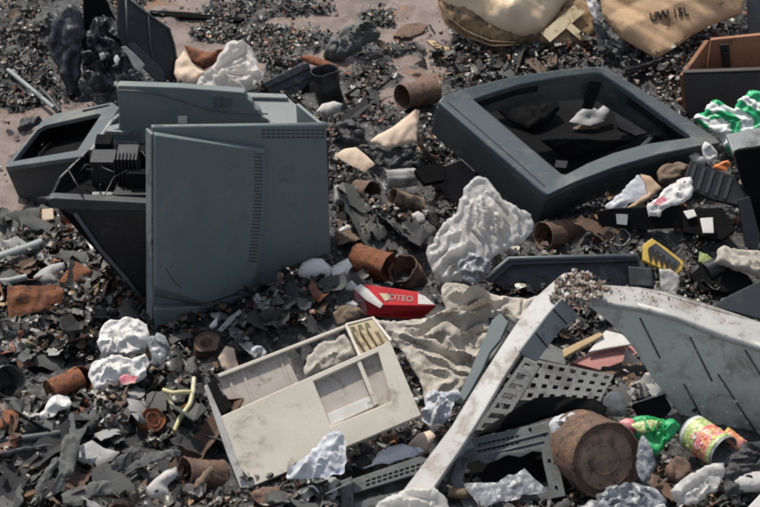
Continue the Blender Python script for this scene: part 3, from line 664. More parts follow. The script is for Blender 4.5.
for v in ink[0]:
    hit = bv.ray_cast(v+fh.n*.2, -fh.n, 1.0); k_ = (v-fh.P0).dot(fh.n)
    q_.append(hit[0]+fh.n*(.0045 if k_ > .0455 else .0005) if hit[0] else v)
t.part('handwriting', (q_, ink[1]), 'ink', sb_)
slab('upright_grey_board', 'flat dark grey board standing in the top right corner', 'board', [(745,-40),(790,-40),(790,36),(748,34)], .05, (-.1,-.9,.3), .015, 'grey2')
sh('white_wrapper', 'small crumpled white wrapper wedged between the two paper sacks', 'wrapper', 'bagw', [(583,-6),(592,-8),(599,6),(597,16),(600,22),(594,20),(588,10)], h0=.06, n=(0,-.7,.7), bulge=.012, seed=33, anchor=(600,40))
sh('black_crumpled_bag', 'black crumpled plastic wedged under the brown paper sack', 'plastic bag', 'blacksack', [(590,18),(600,24),(612,38),(625,50),(618,56),(600,52),(596,36)], h0=.02, bulge=.02, amp=.01, seed=34)
# ================================================================ I: wooden box at the right
t = Thing('open_wooden_box', 'open wooden box with orange brown inside and dark outer side at the right edge', 'box', G(690, 116))
fb = plane(690, 117, 0, (0,-.97,.22)); back = plane(fb(700,74,-.01)+V3((0,.10,0)), 0, 0, (0,-1,.02))
t.part('front_side', prism(P(fb, [(683,75),(800,71),(800,122),(688,117)]), V3((0,.012,0))), 'boxout', bev=.002)
t.part('rim', prism([fb(683,74,.002), fb(800,70,.002), fb(800,70,.002)+V3((0,.014,0)), fb(683,74,.002)+V3((0,.014,0))], V3((0,0,.004))), 'boxout')
bw = [Yp(711, 40, back.P0.y), Yp(800, 31, back.P0.y), Yp(800, 80, back.P0.y), Yp(705, 84, back.P0.y)]
t.part('back_side', prism(bw, V3((0,.012,0))), 'boxin', bev=.002)
t.part('left_side', prism([fb(684,75,-.013), bw[0]+V3((-.004,0,0)), Yp(706,84,back.P0.y), fb(688,112,-.013)], V3((-.012,0,0))), 'boxin', bev=.001)
t.part('floor', prism([fb(688,112,-.014), fb(800,117,-.014), bw[2]+V3((0,0,-.03)), bw[3]+V3((0,0,-.03))], V3((0,0,-.006))), 'boxin')
pb = plane(V3((0, back.P0.y-.002, .1)), 0, 0, (0,-1,0))
t.part('latch', join(prism(P(pb, [(720,45),(729,44),(731,69),(723,70)], .006), V3((0,.006,0))), prism(P(pb, [(723,53),(728,53),(728,61),(724,61)], .012), V3((0,.006,0)))), 'black', bev=.001)
t.part('hinge_strap', prism(P(pb, [(699,52),(703,51),(705,72),(700,72)], .004), V3((0,.004,0))), 'wood', bev=.001)
# green bag
t = Thing('striped_carrier_bag', 'crumpled green and white striped carrier bag lying against the wooden box', 'carrier bag', G(728, 140))
fg = plane(728, 136, .045, (-.1,-.7,.72))
t.part('bag_body', sheet([(693,119),(702,113),(710,104),(718,100),(727,106),(735,108),(742,98),(750,90),(762,93),(790,98),(790,128),(760,130),(744,135),(731,137),(733,158),(726,150),(718,135),(706,130)], pl=fg, bulge=.03, back=.02, amp=.014, f0=12, res=.0045, seed=41, sim=dict(grow=1.3, bend=.12), edge=.04), 'bagw', smooth=180)
gs = Thing
tex = M['green'].node_tree
bagbody = bpy.data.objects[t.o.children[0].name]
mm = bpy.data.materials.new('green_white_stripes'); mm.use_nodes = True; N = mm.node_tree.nodes; L = mm.node_tree.links
tcx = N.new('ShaderNodeTexCoord'); wv = N.new('ShaderNodeTexWave'); wv.inputs['Scale'].default_value = 6.5; wv.inputs['Distortion'].default_value = 10; wv.inputs['Detail'].default_value = 2; wv.inputs['Detail Scale'].default_value = 1.2; wv.bands_direction = 'DIAGONAL'
L.new(tcx.outputs['Object'], wv.inputs['Vector']); rp = N.new('ShaderNodeValToRGB'); rp.color_ramp.elements[0].position = .46; rp.color_ramp.elements[0].color = (.02,.38,.15,1); rp.color_ramp.elements[1].position = .60; rp.color_ramp.elements[1].color = (.75,.78,.74,1)
L.new(wv.outputs['Fac'], rp.inputs[0]); L.new(rp.outputs[0], N['Principled BSDF'].inputs['Base Color']); N['Principled BSDF'].inputs['Roughness'].default_value = .4
bagbody.data.materials[0] = mm
# L: dark appliance at right edge
t = Thing('dark_grey_casing', 'dark grey casing with pale flat top at the right edge below the striped bag', 'casing', G(760, 232))
fl2 = plane(760, 232, .0, (-.35,-.93,.12)); tp = [fl2(733,151), fl2(800,140)]
t.part('front_panel', prism(P(fl2, [(733,151),(800,141),(800,246),(760,234),(748,205)]), -fl2.n*.012), 'matte', bev=.002)
pt = plane(tp[0], 0, 0, (-.02,-.25,.97))
t.part('top_panel', prism(P(pt, [(726,134),(800,118),(800,141),(733,151.5)], .001), V3((0,0,-.012))), 'grey3', bev=.003)
t.part('side_panel', prism([pt(727,136), pt(733,151), fl2(748,205), fl2(748,205)+V3((0,.1,0))], V3((.006,0,0))), 'black')
# keyboard-like black panel
o, f = slab('black_grille_panel', 'black rectangular plastic panel with ribs leaning on litter at the right', 'plastic panel', [(691,160),(735,177),(750,197),(745,207),(712,199),(682,186)], .055, (.1,-.62,.78), .014, 'black')
t2 = Thing  # ribs as a child
rb = [prism(P(f, [(694+k*9,163+k*3.4),(697+k*9,164.2+k*3.4),(690+k*9,187+k*3.0),(687+k*9,186+k*3.0)], .003), -f.n*.003) for k in range(5)]
mk('rib', join(*rb), 'dkgrey', o.location, o)
slab('black_side_strip', 'black strip hanging below the ribbed black panel at the right', 'plastic strip', [(738,200),(750,196),(760,236),(757,252),(746,246)], .01, (.1,-.8,.6), .01, 'black')
sh('white_crumpled_cup', 'white cone shaped wrapper standing above the ribbed black panel', 'wrapper', 'bagw', [(702,144),(705,141),(711,145),(717,152),(716,160),(709,166),(703,160)], h0=.10, n=(.1,-.8,.6), bulge=.02, seed=51, res=.004)
sh('white_film_scrap', 'white film scrap left of the cone shaped wrapper', 'film scrap', 'bag', [(688,157),(697,152),(705,158),(704,166),(694,163)], h0=.09, bulge=.012, seed=52)
sh('orange_wrapper', 'small orange wrapper right of the cone shaped white wrapper', 'wrapper', 'orange', [(712,168),(720,163),(728,160),(732,166),(727,171),(718,171)], h0=.085, bulge=.012, seed=53, res=.004)
sh('brown_pouch', 'crumpled brown pouch under the edge of the large screen bezel', 'pouch', 'wood', [(656,172),(664,165),(680,162),(690,165),(686,177),(670,183),(658,183)], h0=.06, bulge=.022, amp=.01, seed=54)
sh('printed_white_carton', 'flattened white carton with pale blue print below the large bezel', 'carton', 'bagblue', [(603,206),(622,190),(639,174),(644,182),(648,193),(632,203),(615,212)], h0=.04, n=(-.1,-.6,.8), bulge=.006, amp=.003, f0=7, seed=55, k=4)
sh('brown_carton_side', 'torn brown carton flap right of the printed white carton', 'carton flap', 'card', [(640,174),(650,176),(662,188),(650,199),(634,208),(626,208),(648,193)], h0=.045, bulge=.006, seed=56, amp=.004)
sh('white_red_packet', 'creased white packet with reddish print in front of the ribbed black panel', 'packet', 'bagw', [(646,207),(662,192),(676,180),(690,176),(694,190),(680,204),(664,210),(660,218),(648,217)], h0=.055, bulge=.012, amp=.006, seed=57)
sh('pinkish_wrapper', 'pink tinted wrapper under the ribbed black panel', 'wrapper', 'magenta', [(650,203),(662,196),(668,200),(660,206)], h0=.075, bulge=.004, seed=58, res=.004)
o, f = slab('black_slotted_bar', 'long black plastic bar with square cut outs in the litter at the right', 'plastic bar', [(597,212),(610,209),(684,205),(690,212),(682,228),(640,230),(600,226)], .03, (0,-.85,.5), .02, 'matte')
for i, (x, y, w_, h_) in enumerate([(616,214,12,11)]):
    mk('white_tab', prism(P(f, [(x,y),(x+w_,y+.5),(x+w_-1,y+h_),(x+1,y+h_-1)], .004), -f.n*.003), 'wht', o.location, o)
slab('black_flat_case', 'black flat case lying right of the slotted bar', 'case', [(683,210),(722,207),(736,230),(722,240),(684,232)], .03, (0,-.6,.8), .02, 'matte')
for i, (q, l) in enumerate([([(700,218),(713,217),(714,233),(703,233)], 'square cream tag lying on the black flat case'), ([(683,211),(694,209),(697,216),(688,219)], 'small oval cream lid lying at the left of the black flat case')]):
    slab('cream_tag', l, 'tag', q, .055, (0,-.5,.85), .003, 'wht')
# yellow piece and neighbours
o, f = slab('yellow_fitting', 'yellow and black striped fitting lying above the white bent panel', 'fitting', [(643,245),(652,238),(668,249),(684,262),(682,270),(676,275),(660,268),(643,260)], .04, (.05,-.55,.83), .012, 'yellow')
mk('dark_groove', join(*[prism(P(f, [(648+k*5.6,250+k*4),(652+k*5.6,246+k*4),(654+k*5.6,248+k*4),(650+k*5.6,262+k*2.6)], .004), -f.n*.003) for k in range(5)]), 'black', o.location, o)
mk('dark_insert', prism(P(f, [(648,248),(656,243),(680,262),(676,268)], .003), -f.n*.002), 'dkgrey', o.location, o)
sh('beige_film', 'beige translucent film hanging below the yellow fitting', 'film', 'bag', [(659,268),(672,270),(680,276),(679,290),(670,297),(660,288)], h0=.02, n=(0,-.7,.7), bulge=.01, seed=61)
sh('lime_scrap', 'small lime green scrap at the right above the white bent panel', 'scrap', 'lime', [(698,262),(699,251),(706,253),(713,258),(706,263)], h0=.04, n=(0,-.7,.7), bulge=.006, seed=62, res=.004)
sh('grey_crumpled_tarp', 'grey beige crumpled sheet at the right edge above the white bent panel', 'tarp', 'cloth', [(712,262),(722,246),(740,250),(764,252),(790,256),(790,282),(764,280),(745,272),(728,268)], h0=.05, bulge=.018, amp=.012, seed=63)
solo('black_pipe_elbow', 'black round pipe end below the lime green scrap', 'pipe', lathe(G(705,273,.03), G(716,268,.03), [(0,.012),(0,.022),(.04,.022),(.04,.0)], 20), 'black', smooth=40)
slab('dark_sloping_panel', 'dark grey panel edge sloping down at the right edge behind the white bent panel', 'panel', [(712,306),(732,294),(800,262),(800,330),(758,318)], .10, (.2,-.6,.77), .012, 'dkgrey')
slab('black_housing_piece', 'black hollow plastic housing under the lime green scrap', 'plastic housing', [(690,275),(700,266),(722,262),(748,275),(756,286),(730,292),(700,290)], .02, (0,-.5,.85), .02, 'matte')
# gutter-like channel
fgu = plane(560, 292, .0, (-.02,-.72,.69))
t = Thing('dark_channel', 'long dark grey plastic channel lying above the apex of the white bent panel', 'channel', fgu.P0)
t.part('channel_floor', prism(P(fgu, [(489,280),(510,260),(637,258),(650,268),(650,288),(560,292),(505,290)]), -fgu.n*.01), 'dkgrey', bev=.002)
t.part('top_rim', tube(P(fgu, [(487,280),(497,269),(509,259),(560,257.5),(637,256)], .022), .0055, 8), 'grey2', smooth=180)
t.part('top_wall', loft(P(fgu, [(487,280),(509,259),(637,256),(640,261),(512,265),(492,283)], .020), P(fgu, [(489,278),(510,260),(636,258),(639,262),(512,266),(492,284)], .0005)), 'dkgrey', bev=.002)
t.part('block', prism(P(fgu, [(628,266),(652,268),(654,287),(630,286)], .026), -fgu.n*.025), 'dkgrey', bev=.003)
# ================================================================ W: bent white panel, front right
PW = plane(700, 428, -.02, (-.24, -.965, .06))
t = Thing('bent_white_panel', 'large white plastic panel snapped into an upside down V in the right foreground', 'plastic panel', PW.P0)
inner = [(584,303),(607,301.5),(641,306),(676,315.5),(700,324),(724,334),(760,345.5),(810,363),(810,450),(760,439),(742,432),(697,424),(676,410),(666,394),(652,379),(639,356),(621,332),(600,315)]
ip = t.part('inner_panel', prism(P(PW, inner), -PW.n*.010), 'panel', bev=.0015)
ft = [(592,302),(607,303),(641,308),(676,317),(724,336.5),(760,348),(810,366)]; bt = [(596,283),(607,284.5),(638,286.5),(671,291.5),(718,307),(760,321.5),(810,339)]
A_ = P(PW, ft, .006); B2 = P(PW, bt, -.055)
t.part('white_rim', loft(A_+B2[::-1], [p-V3((0,0,.012)) for p in A_+B2[::-1]]), 'white', bev=.003, smooth=30)
rl = []
for q in ([(690,337),(701,359),(712,381)], [(684,384),(695,404),(704,422)], [(718,374),(739,406),(760,438)], [(640,318),(650,338),(660,358)], [(745,350),(760,374),(775,398)]):
    rl.append(line(PW, q, .0006, .0019, 6))
for q in rl: t.part('stiffening_rib', q, 'ashgrey', ip, smooth=180)
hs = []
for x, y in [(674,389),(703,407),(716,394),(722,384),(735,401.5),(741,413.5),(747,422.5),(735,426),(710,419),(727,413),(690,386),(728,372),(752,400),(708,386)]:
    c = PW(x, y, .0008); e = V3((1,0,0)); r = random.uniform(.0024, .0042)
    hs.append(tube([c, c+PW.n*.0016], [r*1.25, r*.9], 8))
for q in hs: t.part('hole_light_stud', q, 'wht', ip)  # added white studs standing in for light coming through holes
t.part('cord_remnant', line(PW, [(679,366),(684,364),(686,358),(693,357),(692,352),(697,350)], .002, .0011, 5), 'wht', smooth=180)
# left arm
pb_ = G(398, 506, .012); pa_ = PW(584, 290, 0); d = (pa_-pb_).normalized(); nn = V3((-.45,-.25,.85)); nn = (nn-d*nn.dot(d)).normalized()
AR = plane(pb_, 0, 0, nn)
arm = [(376,525),(411,479),(451,426),(482,375),(514,326),(533,299),(552,282),(563,273),(577,271),(600,283),(604,300),(574,299),(556,308),(536,329),(505,375),(476,424),(458,452),(438,481),(408,525)]
occ([(376,515),(411,479),(430,440),(476,424),(438,481),(408,515)]); occ([(660,380),(760,330),(760,445),(697,430)])
t.part('left_arm', prism(P(AR, arm), -nn*.010), 'white', bev=.003)
wn = (d.cross(nn)); wn = wn if wn.dot(BK) > 0 else -wn
fp = plane(AR(505,375), 0, 0, (wn*1.0+nn*.35+BK*.15))
for q in ([(519,352),(548,314),(562,298),(581,317),(560,331),(537,362),(528,358)], [(432,468),(466,428),(475,447),(462,470),(452,487),(444,478)], [(430,486),(436,480),(452,489),(447,500),(438,498)]):
    t.part('arm_flange', prism(P(fp, q, -.004), -fp.n*.006), 'grey3', bev=.002)
t.part('flange_seam', join(line(fp, [(536,333),(548,348)], -.003, .0012, 5), line(fp, [(553,309),(567,324)], -.003, .0012, 5), line(fp, [(446,452),(458,468)], -.003, .0012, 5)), 'matte')
# rubble caked on the apex
cks = []
rr = np.random.default_rng(5)
def cake(poly, n, f, pal_, s0=.004, s1=.011):
    xs_ = [p[0] for p in poly]; ys_ = [p[1] for p in poly]; k = 0
    while k < n:
        x, y = rr.uniform(min(xs_), max(xs_)), rr.uniform(min(ys_), max(ys_))
        if not bool(inpoly(np.array(x), np.array(y), poly)): continue
        V, F = TC[rr.integers(len(TC))]; s = rr.uniform(s0, s1); c = f(x, y, .004)
        chunks.append((V*s+np.array(c[:]), F, np.repeat([np.array(pal_[rr.integers(len(pal_))])*rr.uniform(.7,1.2)], len(V), 0))); k += 1
cake([(545,298),(558,278),(575,268),(604,280),(614,292),(585,301),(562,304)], 210, AR, [(.42,.35,.29),(.36,.28,.22),(.24,.15,.10),(.10,.08,.065),(.5,.45,.40)], .004, .017)
cake([(515,348),(550,300),(560,305),(530,340)], 10, AR, [(.3,.12,.08),(.1,.05,.03)], .002, .005)
rimf = plane(PW(641, 300, -.02), 0, 0, (0,-.15,1))
cake([(605,288),(640,290),(676,296),(690,305),(650,302),(610,298)], 32, rimf, [(.35,.12,.08),(.2,.07,.05),(.45,.35,.28)], .002, .006)
cake([(690,300),(758,326),(755,340),(700,318)], 8, rimf, [(.3,.08,.06),(.1,.07,.05)], .002, .005)
flush('caked_dirt', 'crumbs of brown dirt caked on the apex of the white bent panel', 'dirt')
# ================================================================ grille
gq = plane(560, 400, .03, (0,-.45,.9))
t = Thing('perforated_grille', 'grey plastic grille with rows of square holes behind the white bent panel', 'grille', gq.P0)
c00, c10, c11, c01 = V3((524,357,0)), V3((614,375,0)), V3((600,401,0)), V3((512,400,0))
def bil(u, v): q = (c00*(1-u)+c10*u)*(1-v)+(c01*(1-u)+c11*u)*v; return (q.x, q.y)
NU, NV = 8, 4; cells = []
for i in range(NU):
    for j in range(NV):
        u0, u1, v0, v1 = i/NU, (i+1)/NU, j/NV, (j+1)/NV; g = .27; 
        a, b = g*(u1-u0), g*(v1-v0)*1.05
        o4 = P(gq, [bil(u0,v0),bil(u1,v0),bil(u1,v1),bil(u0,v1)]); i4 = P(gq, [bil(u0+a,v0+b),bil(u1-a,v0+b),bil(u1-a,v1-b),bil(u0+a,v1-b)])
        cells.append(ring(o4, i4, -gq.n*.006))
t.part('grille_plate', join(*cells), 'gril')
t.part('backing', prism(P(gq, [bil(0,0),bil(1,0),bil(1,1),bil(0,1)], -.010), -gq.n*.002), 'char'); occ([(474,430),(524,357),(614,375),(600,401)])
t.part('upper_tab', prism(P(gq, [(530,357),(549,343),(562,349),(566,365)], .001), -gq.n*.006), 'gril', bev=.001)
g2 = plane(490, 425, .03, (-.3,-.6,.74)); cs = []
side = [(476,428),(528,362),(545,372),(500,428)]
c00, c10, c11, c01 = V3((500,388,0)), V3((526,360,0)), V3((534,385,0)), V3((476,432,0))
c00, c10, c11, c01 = V3((474,430,0)), V3((524,358,0)), V3((540,366,0)), V3((500,430,0))
for i in range(7):
    u0, u1 = i/7, (i+1)/7; cs.append(ring(P(g2, [bil(u0,0),bil(u1,0),bil(u1,1),bil(u0,1)]), P(g2, [bil(u0+.03,.2),bil(u1-.04,.2),bil(u1-.04,.8),bil(u0+.03,.8)]), -g2.n*.006))
t.part('slotted_side', join(*cs), 'gril')
# pink board, stick, white sheet behind the panel
slab('pink_board', 'flat pink painted board behind the apex of the white bent panel', 'board', [(570,362),(592,353),(628,338),(640,352),(622,362),(600,370)], .03, (0,-.3,.95), .012, 'pink')
slab('white_board_offcut', 'white board offcut lying across the top of the pink board', 'board', [(588,352),(606,330),(622,334),(633,344),(608,348)], .05, (0,-.35,.94), .006, 'wht')
slab('splintered_stick', 'pale splintered wooden stick lying left of the pink board', 'stick', [(558,355),(561,350),(580,341),(600,332),(604,335),(582,347),(563,358)], .05, (0,-.4,.92), .01, 'stick')
slab('brown_stick', 'short brown stick lying below the pink board', 'stick', [(590,373),(612,370),(632,362),(634,365),(613,375),(592,377)], .03, (0,-.4,.92), .008, 'wood')
sh('crumpled_paper_ball', 'round grey white crumpled paper to the right of the perforated grille', 'paper', 'stone', [(603,400),(608,393),(618,393),(626,401),(628,411),(622,417),(610,416),(603,409)], h0=.03, bulge=.028, amp=.008, f0=25, seed=71, res=.0045)
slab('black_tray_corner', 'black tray corner with pale edge behind the green snack bag', 'tray', [(632,404),(664,394),(672,408),(662,420),(640,418)], .02, (0,-.5,.85), .012, 'matte')
slab('pale_strip', 'thin pale strip lying along the black tray corner', 'strip', [(632,404),(646,398),(661,391),(664,394),(648,402),(634,408)], .035, (0,-.5,.85), .004, 'palegrey')
# black sheet
solo('black_plastic_sheet', 'curved black plastic sheet lying across the lower edge of the perforated grille', 'plastic sheet', sheet([(471,438),(500,418),(534,398),(560,396),(596,399),(607,407),(605,419),(592,420),(576,412),(556,416),(530,424),(500,432)], n=(0,-.55,.83), h0=.055, bulge=.006, back=.01, amp=.002, f0=6, seed=72), 'matte', smooth=60)
# ================================================================ chassis
PCh = plane(565, 497, .02, (.02,-.42,.9))
occ([(450,440),(549,421),(566,498),(450,515)]); occ([(340,481),(425,457),(440,500),(340,520)])
t = Thing('computer_chassis', 'grey metal computer chassis frame lying under the white arm in the foreground', 'chassis', PCh.P0)
O4 = [(462,440),(506,431),(549,421),(558,460),(566,496),(520,504),(468,515),(450,480)]
I4 = [(468,462),(488,457),(541,449),(544,466),(549,487),(520,492),(480,501),(462,482)]
t.part('front_frame', ring(P(PCh, O4), P(PCh, I4), -PCh.n*.006), 'chas', bev=.0015)
t.part('side_wall', prism([PCh(549,421,-.007), PCh(566,496,-.007), PCh(566,496,-.007)-PCh.n*.06, PCh(549,421,-.007)-PCh.n*.06], V3((-.004,0,0))), 'dkgrey')
t.part('bottom_wall', prism([PCh(566,497,-.007), PCh(468,515,-.007), PCh(468,515,-.05), PCh(566,497,-.05)], V3((0,.004,0))), 'dkgrey')
t.part('dark_floor', prism(P(PCh, [(455,445),(545,425),(562,494),(470,512)], -.045), -PCh.n*.004), 'matte')
t.part('broken_edge', sheet([(463,470),(466,461),(478,460),(486,464),(497,460),(508,455),(520,457),(532,451),(542,452),(541,447),(505,452),(476,455),(462,459)], pl=PCh, off=.002, bulge=.002, back=.004, amp=.001, seed=81, res=.005), 'dkgrey', smooth=60)
sl_ = []
for k in range(9):
    u = k/9; x = 478+u*42; y = 444-u*9.5
    for j in range(3): sl_.append(prism(P(PCh, [(x,y+j*3.4),(x+3.6,y-.8+j*3.4),(x+3.6,y+.9+j*3.4),(x,y+1.7+j*3.4)], .0006), -PCh.n*.001))
t.part('vent_slots', join(*sl_), 'matte')
t.part('rail', join(line(PCh, [(466,452),(505,443),(548,432)], .002, .002, 6), line(PCh, [(468,458),(505,450),(544,441)], .002, .0016, 6)), 'gril', smooth=180)
t.part('screw', join(*[tube([PCh(x,y,0), PCh(x,y,.003)], .003, 8) for x, y in [(544,434),(549,460),(556,487),(530,429)]]), 'matte')
t.part('left_frame', join(*[prism(P(PCh, q, o), -PCh.n*.008) for q, o in (([(340,481),(352,476),(356,530),(342,530)], 0), ([(352,479),(420,456),(438,462),(430,470),(354,493)], .002), ([(354,503),(425,484),(424,492),(355,512)], 0), ([(356,518),(420,504),(418,514),(357,530)], 0))]), 'chas', bev=.001)
t.part('left_back', prism(P(PCh, [(345,482),(440,455),(445,520),(346,530)], -.02), -PCh.n*.004), 'dkgrey')
sl_ = []
for k in range(11):
    x = 366+k*5.6; y = 485-k*1.75
    for j in range(2): sl_.append(prism(P(PCh, [(x,y-5+j*4),(x+4,y-6.2+j*4),(x+4,y-4.2+j*4),(x,y-3+j*4)], .0026), -PCh.n*.001))
t.part('left_slots', join(*sl_), 'matte')
sh('cloudy_plastic_pane', 'cloudy crumpled plastic pane lying in the chassis opening', 'plastic pane', 'clear', [(463,484),(480,482),(500,480),(514,475),(524,467),(534,478),(549,491),(520,499),(480,508)], pl=plane(500,500,.03,(0,-.45,.88)), bulge=.004, amp=.006, seed=82)
solo('brown_tube', 'short tan tube sticking out below the white arm beside the chassis', 'tube', tube([G(448,492,.02), G(462,494,.02), G(474,493,.02)], [.009,.011,.012], 12), 'wood', smooth=60)
# ================================================================ big rusty can
nc = camn(.36, -.10, .92); e0 = G(606, 460, .068); r0 = .0735
occ([(556,430),(606,424),(643,460),(630,492),(590,500),(560,480)])
t = Thing('large_rusty_tin', 'large rusty round tin with its brown lid facing the camera in the right foreground', 'tin', G(600, 490))
e1_ = e0-nc*.115
t.part('tin_body', lathe(e0, e1_, [(.004,r0*.97),(.0,r0),(.006,r0*1.02),(.010,r0*.985),(.03,r0*.975),(.034,r0*1.02),(.038,r0*.975),(.055,r0*.975),(.058,r0*.955),(.062,r0*.975),(.07,r0*.97),(.074,r0*1.015),(.078,r0*.97),(.11,r0*.985),(.115,r0*1.02),(.12,r0)], 64, .004, 3), 'rustdk', smooth=50)
ld = t.part('lid', lathe(e0, e1_, [(.003,0.0005),(.004,r0*.35),(.0005,r0*.39),(.004,r0*.43),(.003,r0*.72),(-.001,r0*.76),(.004,r0*.80),(.005,r0*.94),(.0,r0*.975),(.006,r0*.97)], 64, .002, 9), 'rustlid', smooth=50)
t.part('rim', lathe(e0, e1_, [(.003,r0*.945),(-.001,r0*.955),(-.004,r0*.98),(-.002,r0*1.015),(.004,r0*1.02)], 64, .003, 3, caps=False), 'rustdk', ld, smooth=60)
# ---------------------------------------------------------------- smaller cans
def can(name, label, cat, p0, ax, L, r, m, h=None, open_=True, dent=.004, seed=1, group=None, lidm=None):
    a = V3(ax).normalized(); e = G(p0[0], p0[1], (r if h is None else h)); q = e-a*L
    t = Thing(name, label, cat, (e.x, e.y, e.z-r), group)
    pp = [w2p(v.x+i*r*1.25, v.y, v.z+j*r*1.25) for v in (e, q) for i in (-1,1) for j in (-1,1)]; xx = [float(p[0]) for p in pp]; yy = [float(p[1]) for p in pp]; occ([(min(xx),min(yy)),(max(xx),min(yy)),(max(xx),max(yy)+4),(min(xx),max(yy)+4)])
    rib = [(L*k, r*(1.0 if i % 2 else .965)) for i, k in enumerate([.1,.2,.24,.28,.5,.54,.58,.8,.9])]
    if open_:
        t.part('can_body', lathe(e, q, [(L*.93,.0005),(L*.93,r*.9),(.003,r*.93),(0,r*.97),(0,r*1.02),(.004,r*1.03)]+rib+[(L,r*1.0),(L,r*.9),(L*.98,.0005)], 36, dent, seed), m, smooth=50)
    else:
        t.part('can_body', lathe(e, q, [(.003,r*.93),(0,r*.97),(0,r*1.02),(.004,r*1.03)]+rib+[(L,r*1.0),(L,r*.9),(L*.98,.0005)], 36, dent, seed), m, smooth=50)
        t.part('can_end', lathe(e, q, [(.003,.0005),(.003,r*.5),(.0015,r*.6),(.003,r*.7),(.004,r*.93)], 36, dent*.4, seed), lidm or m, smooth=50)
    return t, e, a
t, e, a = can('fruit_can', 'open food can with green and red fruit label lying in the right foreground', 'can', (724,453), camn(.62,-.42,.68), .088, .034, 'rod', h=.05, dent=.0015, seed=4)
for nm, m_, s, f_ in (('green_label', 'lime', .006, .016), ('red_label', 'labelred', .016, .05), ('green_label', 'lime', .05, .078), ('white_seam', 'wht', .078, .084)):
    t.part(nm, lathe(e-a*s, e-a*f_, [(0,.0352),(f_-s,.0352)], 36, .0008, 4, caps=False), m_, smooth=60)
for k in range(26):
    th = random.uniform(0, 6.28); sg = random.uniform(.008, .075); u_ = a.cross(V3((0,0,1))).normalized(); v_ = a.cross(u_)
    c = e-a*sg+(u_*math.cos(th)+v_*math.sin(th))*.0356; nn_ = (c-(e-a*sg)).normalized()
    t.part('fruit_print', tube([c-nn_*.001, c+nn_*.0006], [random.uniform(.002,.0055)]*2, 9), random.choice(['ivory','lime','magenta','yellow','wht','orange']))
sh('yellow_packet', 'small yellow and red packet lying right of the fruit can', 'packet', 'labelred', [(722,436),(730,429),(738,434),(747,441),(742,452),(734,449)], h0=.05, bulge=.008, seed=91, res=.004)
sh('yellow_label_scrap', 'bright yellow label scrap stuck above the small red packet', 'label scrap', 'yellow', [(722,434),(728,427),(736,432),(732,438)], h0=.06, bulge=.006, seed=92, res=.004)
can('metal_roll', 'thick grey metal roll with a dark hole lying above the scorched cardboard', 'roll', (402,97.5), camn(-.80,-.22,.56), .10, .033, 'rustdk', dent=.001, seed=5, open_=True)
t, e, a = bpy.data.objects['metal_roll'], None, None
can('rusty_can', 'grey brown open can in front of the large screen bezel corner', 'can', (543,236), camn(-.75,-.1,.55), .085, .032, 'rustdk', seed=6)
can('rusty_can', 'orange rusty can lying on its side left of the red carton\'s upper edge', 'can', (389,268), camn(.85,-.25,.4), .085, .034, 'rust', seed=7, dent=.008)
can('rusty_can', 'dark brown open can touching the orange rusty can above the red carton', 'can', (402,268), camn(-.35,.45,.6), .05, .034, 'rustdk', seed=8, dent=.006)
can('rusty_can', 'small round rusty tin with split lid at the lower left of the white drawer unit', 'can', (154,419), camn(.5,.35,.75), .045, .024, 'rust', seed=9, open_=False, dent=.004)
can('rusty_can', 'rusty can standing between the tall grey housing and the white drawer unit', 'can', (207,342), camn(.1,.6,.7), .055, .026, 'rustdk', seed=10, open_=False, dent=.006)
can('rusty_can', 'open rusty cup shaped can right of the orange brown can below the white bags', 'can', (81,380), camn(.35,.2,.85), .05, .027, 'rust', seed=12, dent=.005)
can('rusty_can', 'orange brown can left of the open cup shaped can at the lower left', 'can', (50,392), camn(-.75,-.35,.5), .07, .025, 'rust', seed=13, open_=False)
can('rusty_can', 'brown can half buried below the white drawer unit\'s left corner', 'can', (184,474), camn(-.8,.1,.5), .08, .032, 'rustdk', seed=14, dent=.006)
can('rusty_can', 'pale grey can at the left edge of the photo', 'can', (10,381), camn(.6,.1,.75), .06, .033, 'ashgrey', seed=15)
can('rusty_can', 'small dark open can among the scorched tubes left of the large bezel', 'can', (373,192), camn(.55,-.1,.8), .06, .023, 'rustdk', seed=16)
can('scorched_tube', 'pale scorched tube lying beside the small dark can', 'tube', (385,180), camn(-.85,-.1,.4), .075, .021, 'palegrey', seed=17, h=.04, open_=False)
can('scorched_tube', 'brown scorched tube under the pale tube left of the large bezel', 'tube', (392,197), camn(-.8,.25,.4), .075, .022, 'wood', seed=18)
can('burnt_bucket', 'burnt black open bucket beside the dark blue black box at the top centre', 'bucket', (324,70), camn(-.15,.85,.45), .085, .034, 'black', h=.085, seed=19, dent=.008)
# ================================================================ drawer unit
PFn = plane(246, 489, .005, (-.10,-.62,.78)); n_ = PFn.n
occ([(203,386),(285,350),(373,318),(391,341),(422,416),(246,490)])
t = Thing('white_drawer_unit', 'broken white plastic drawer unit with a square window lying in the centre foreground', 'drawer unit', PFn.P0)
A4 = [(219,417),(390,341),(421,415),(246,489)]; W4 = [(313,381),(378,352),(392,401),(331,426)]
t.part('front_panel', ring(P(PFn, A4), P(PFn, W4), -n_*.016), 'cream', bev=.002)
t.part('recess_panel', prism(P(PFn, [(309,381),(380,350),(395,402),(329,430)], -.0165), -n_*.003), 'creamin')
t.part('window_divider', prism(P(PFn, [(356,360.5),(360,359),(378,403),(374,405.5)], -.002), -n_*.014), 'cream', bev=.001)
t.part('window_sill', prism(P(PFn, [(327,414),(375,394),(379,404),(331,426)], -.010), -n_*.006), 'wht', bev=.001)
t.part('left_flange', prism(P(PFn, [(203.5,386),(207,384),(221,416),(248,488),(240,488),(226,452)], .003), -n_*.018), 'white', bev=.002)
t.part('right_wall', prism([PFn(389,343,-.001), PFn(419.5,416,-.001), PFn(419.5,416,-.08), PFn(389,343,-.08)], V3((-.006,0,0))), 'cream')
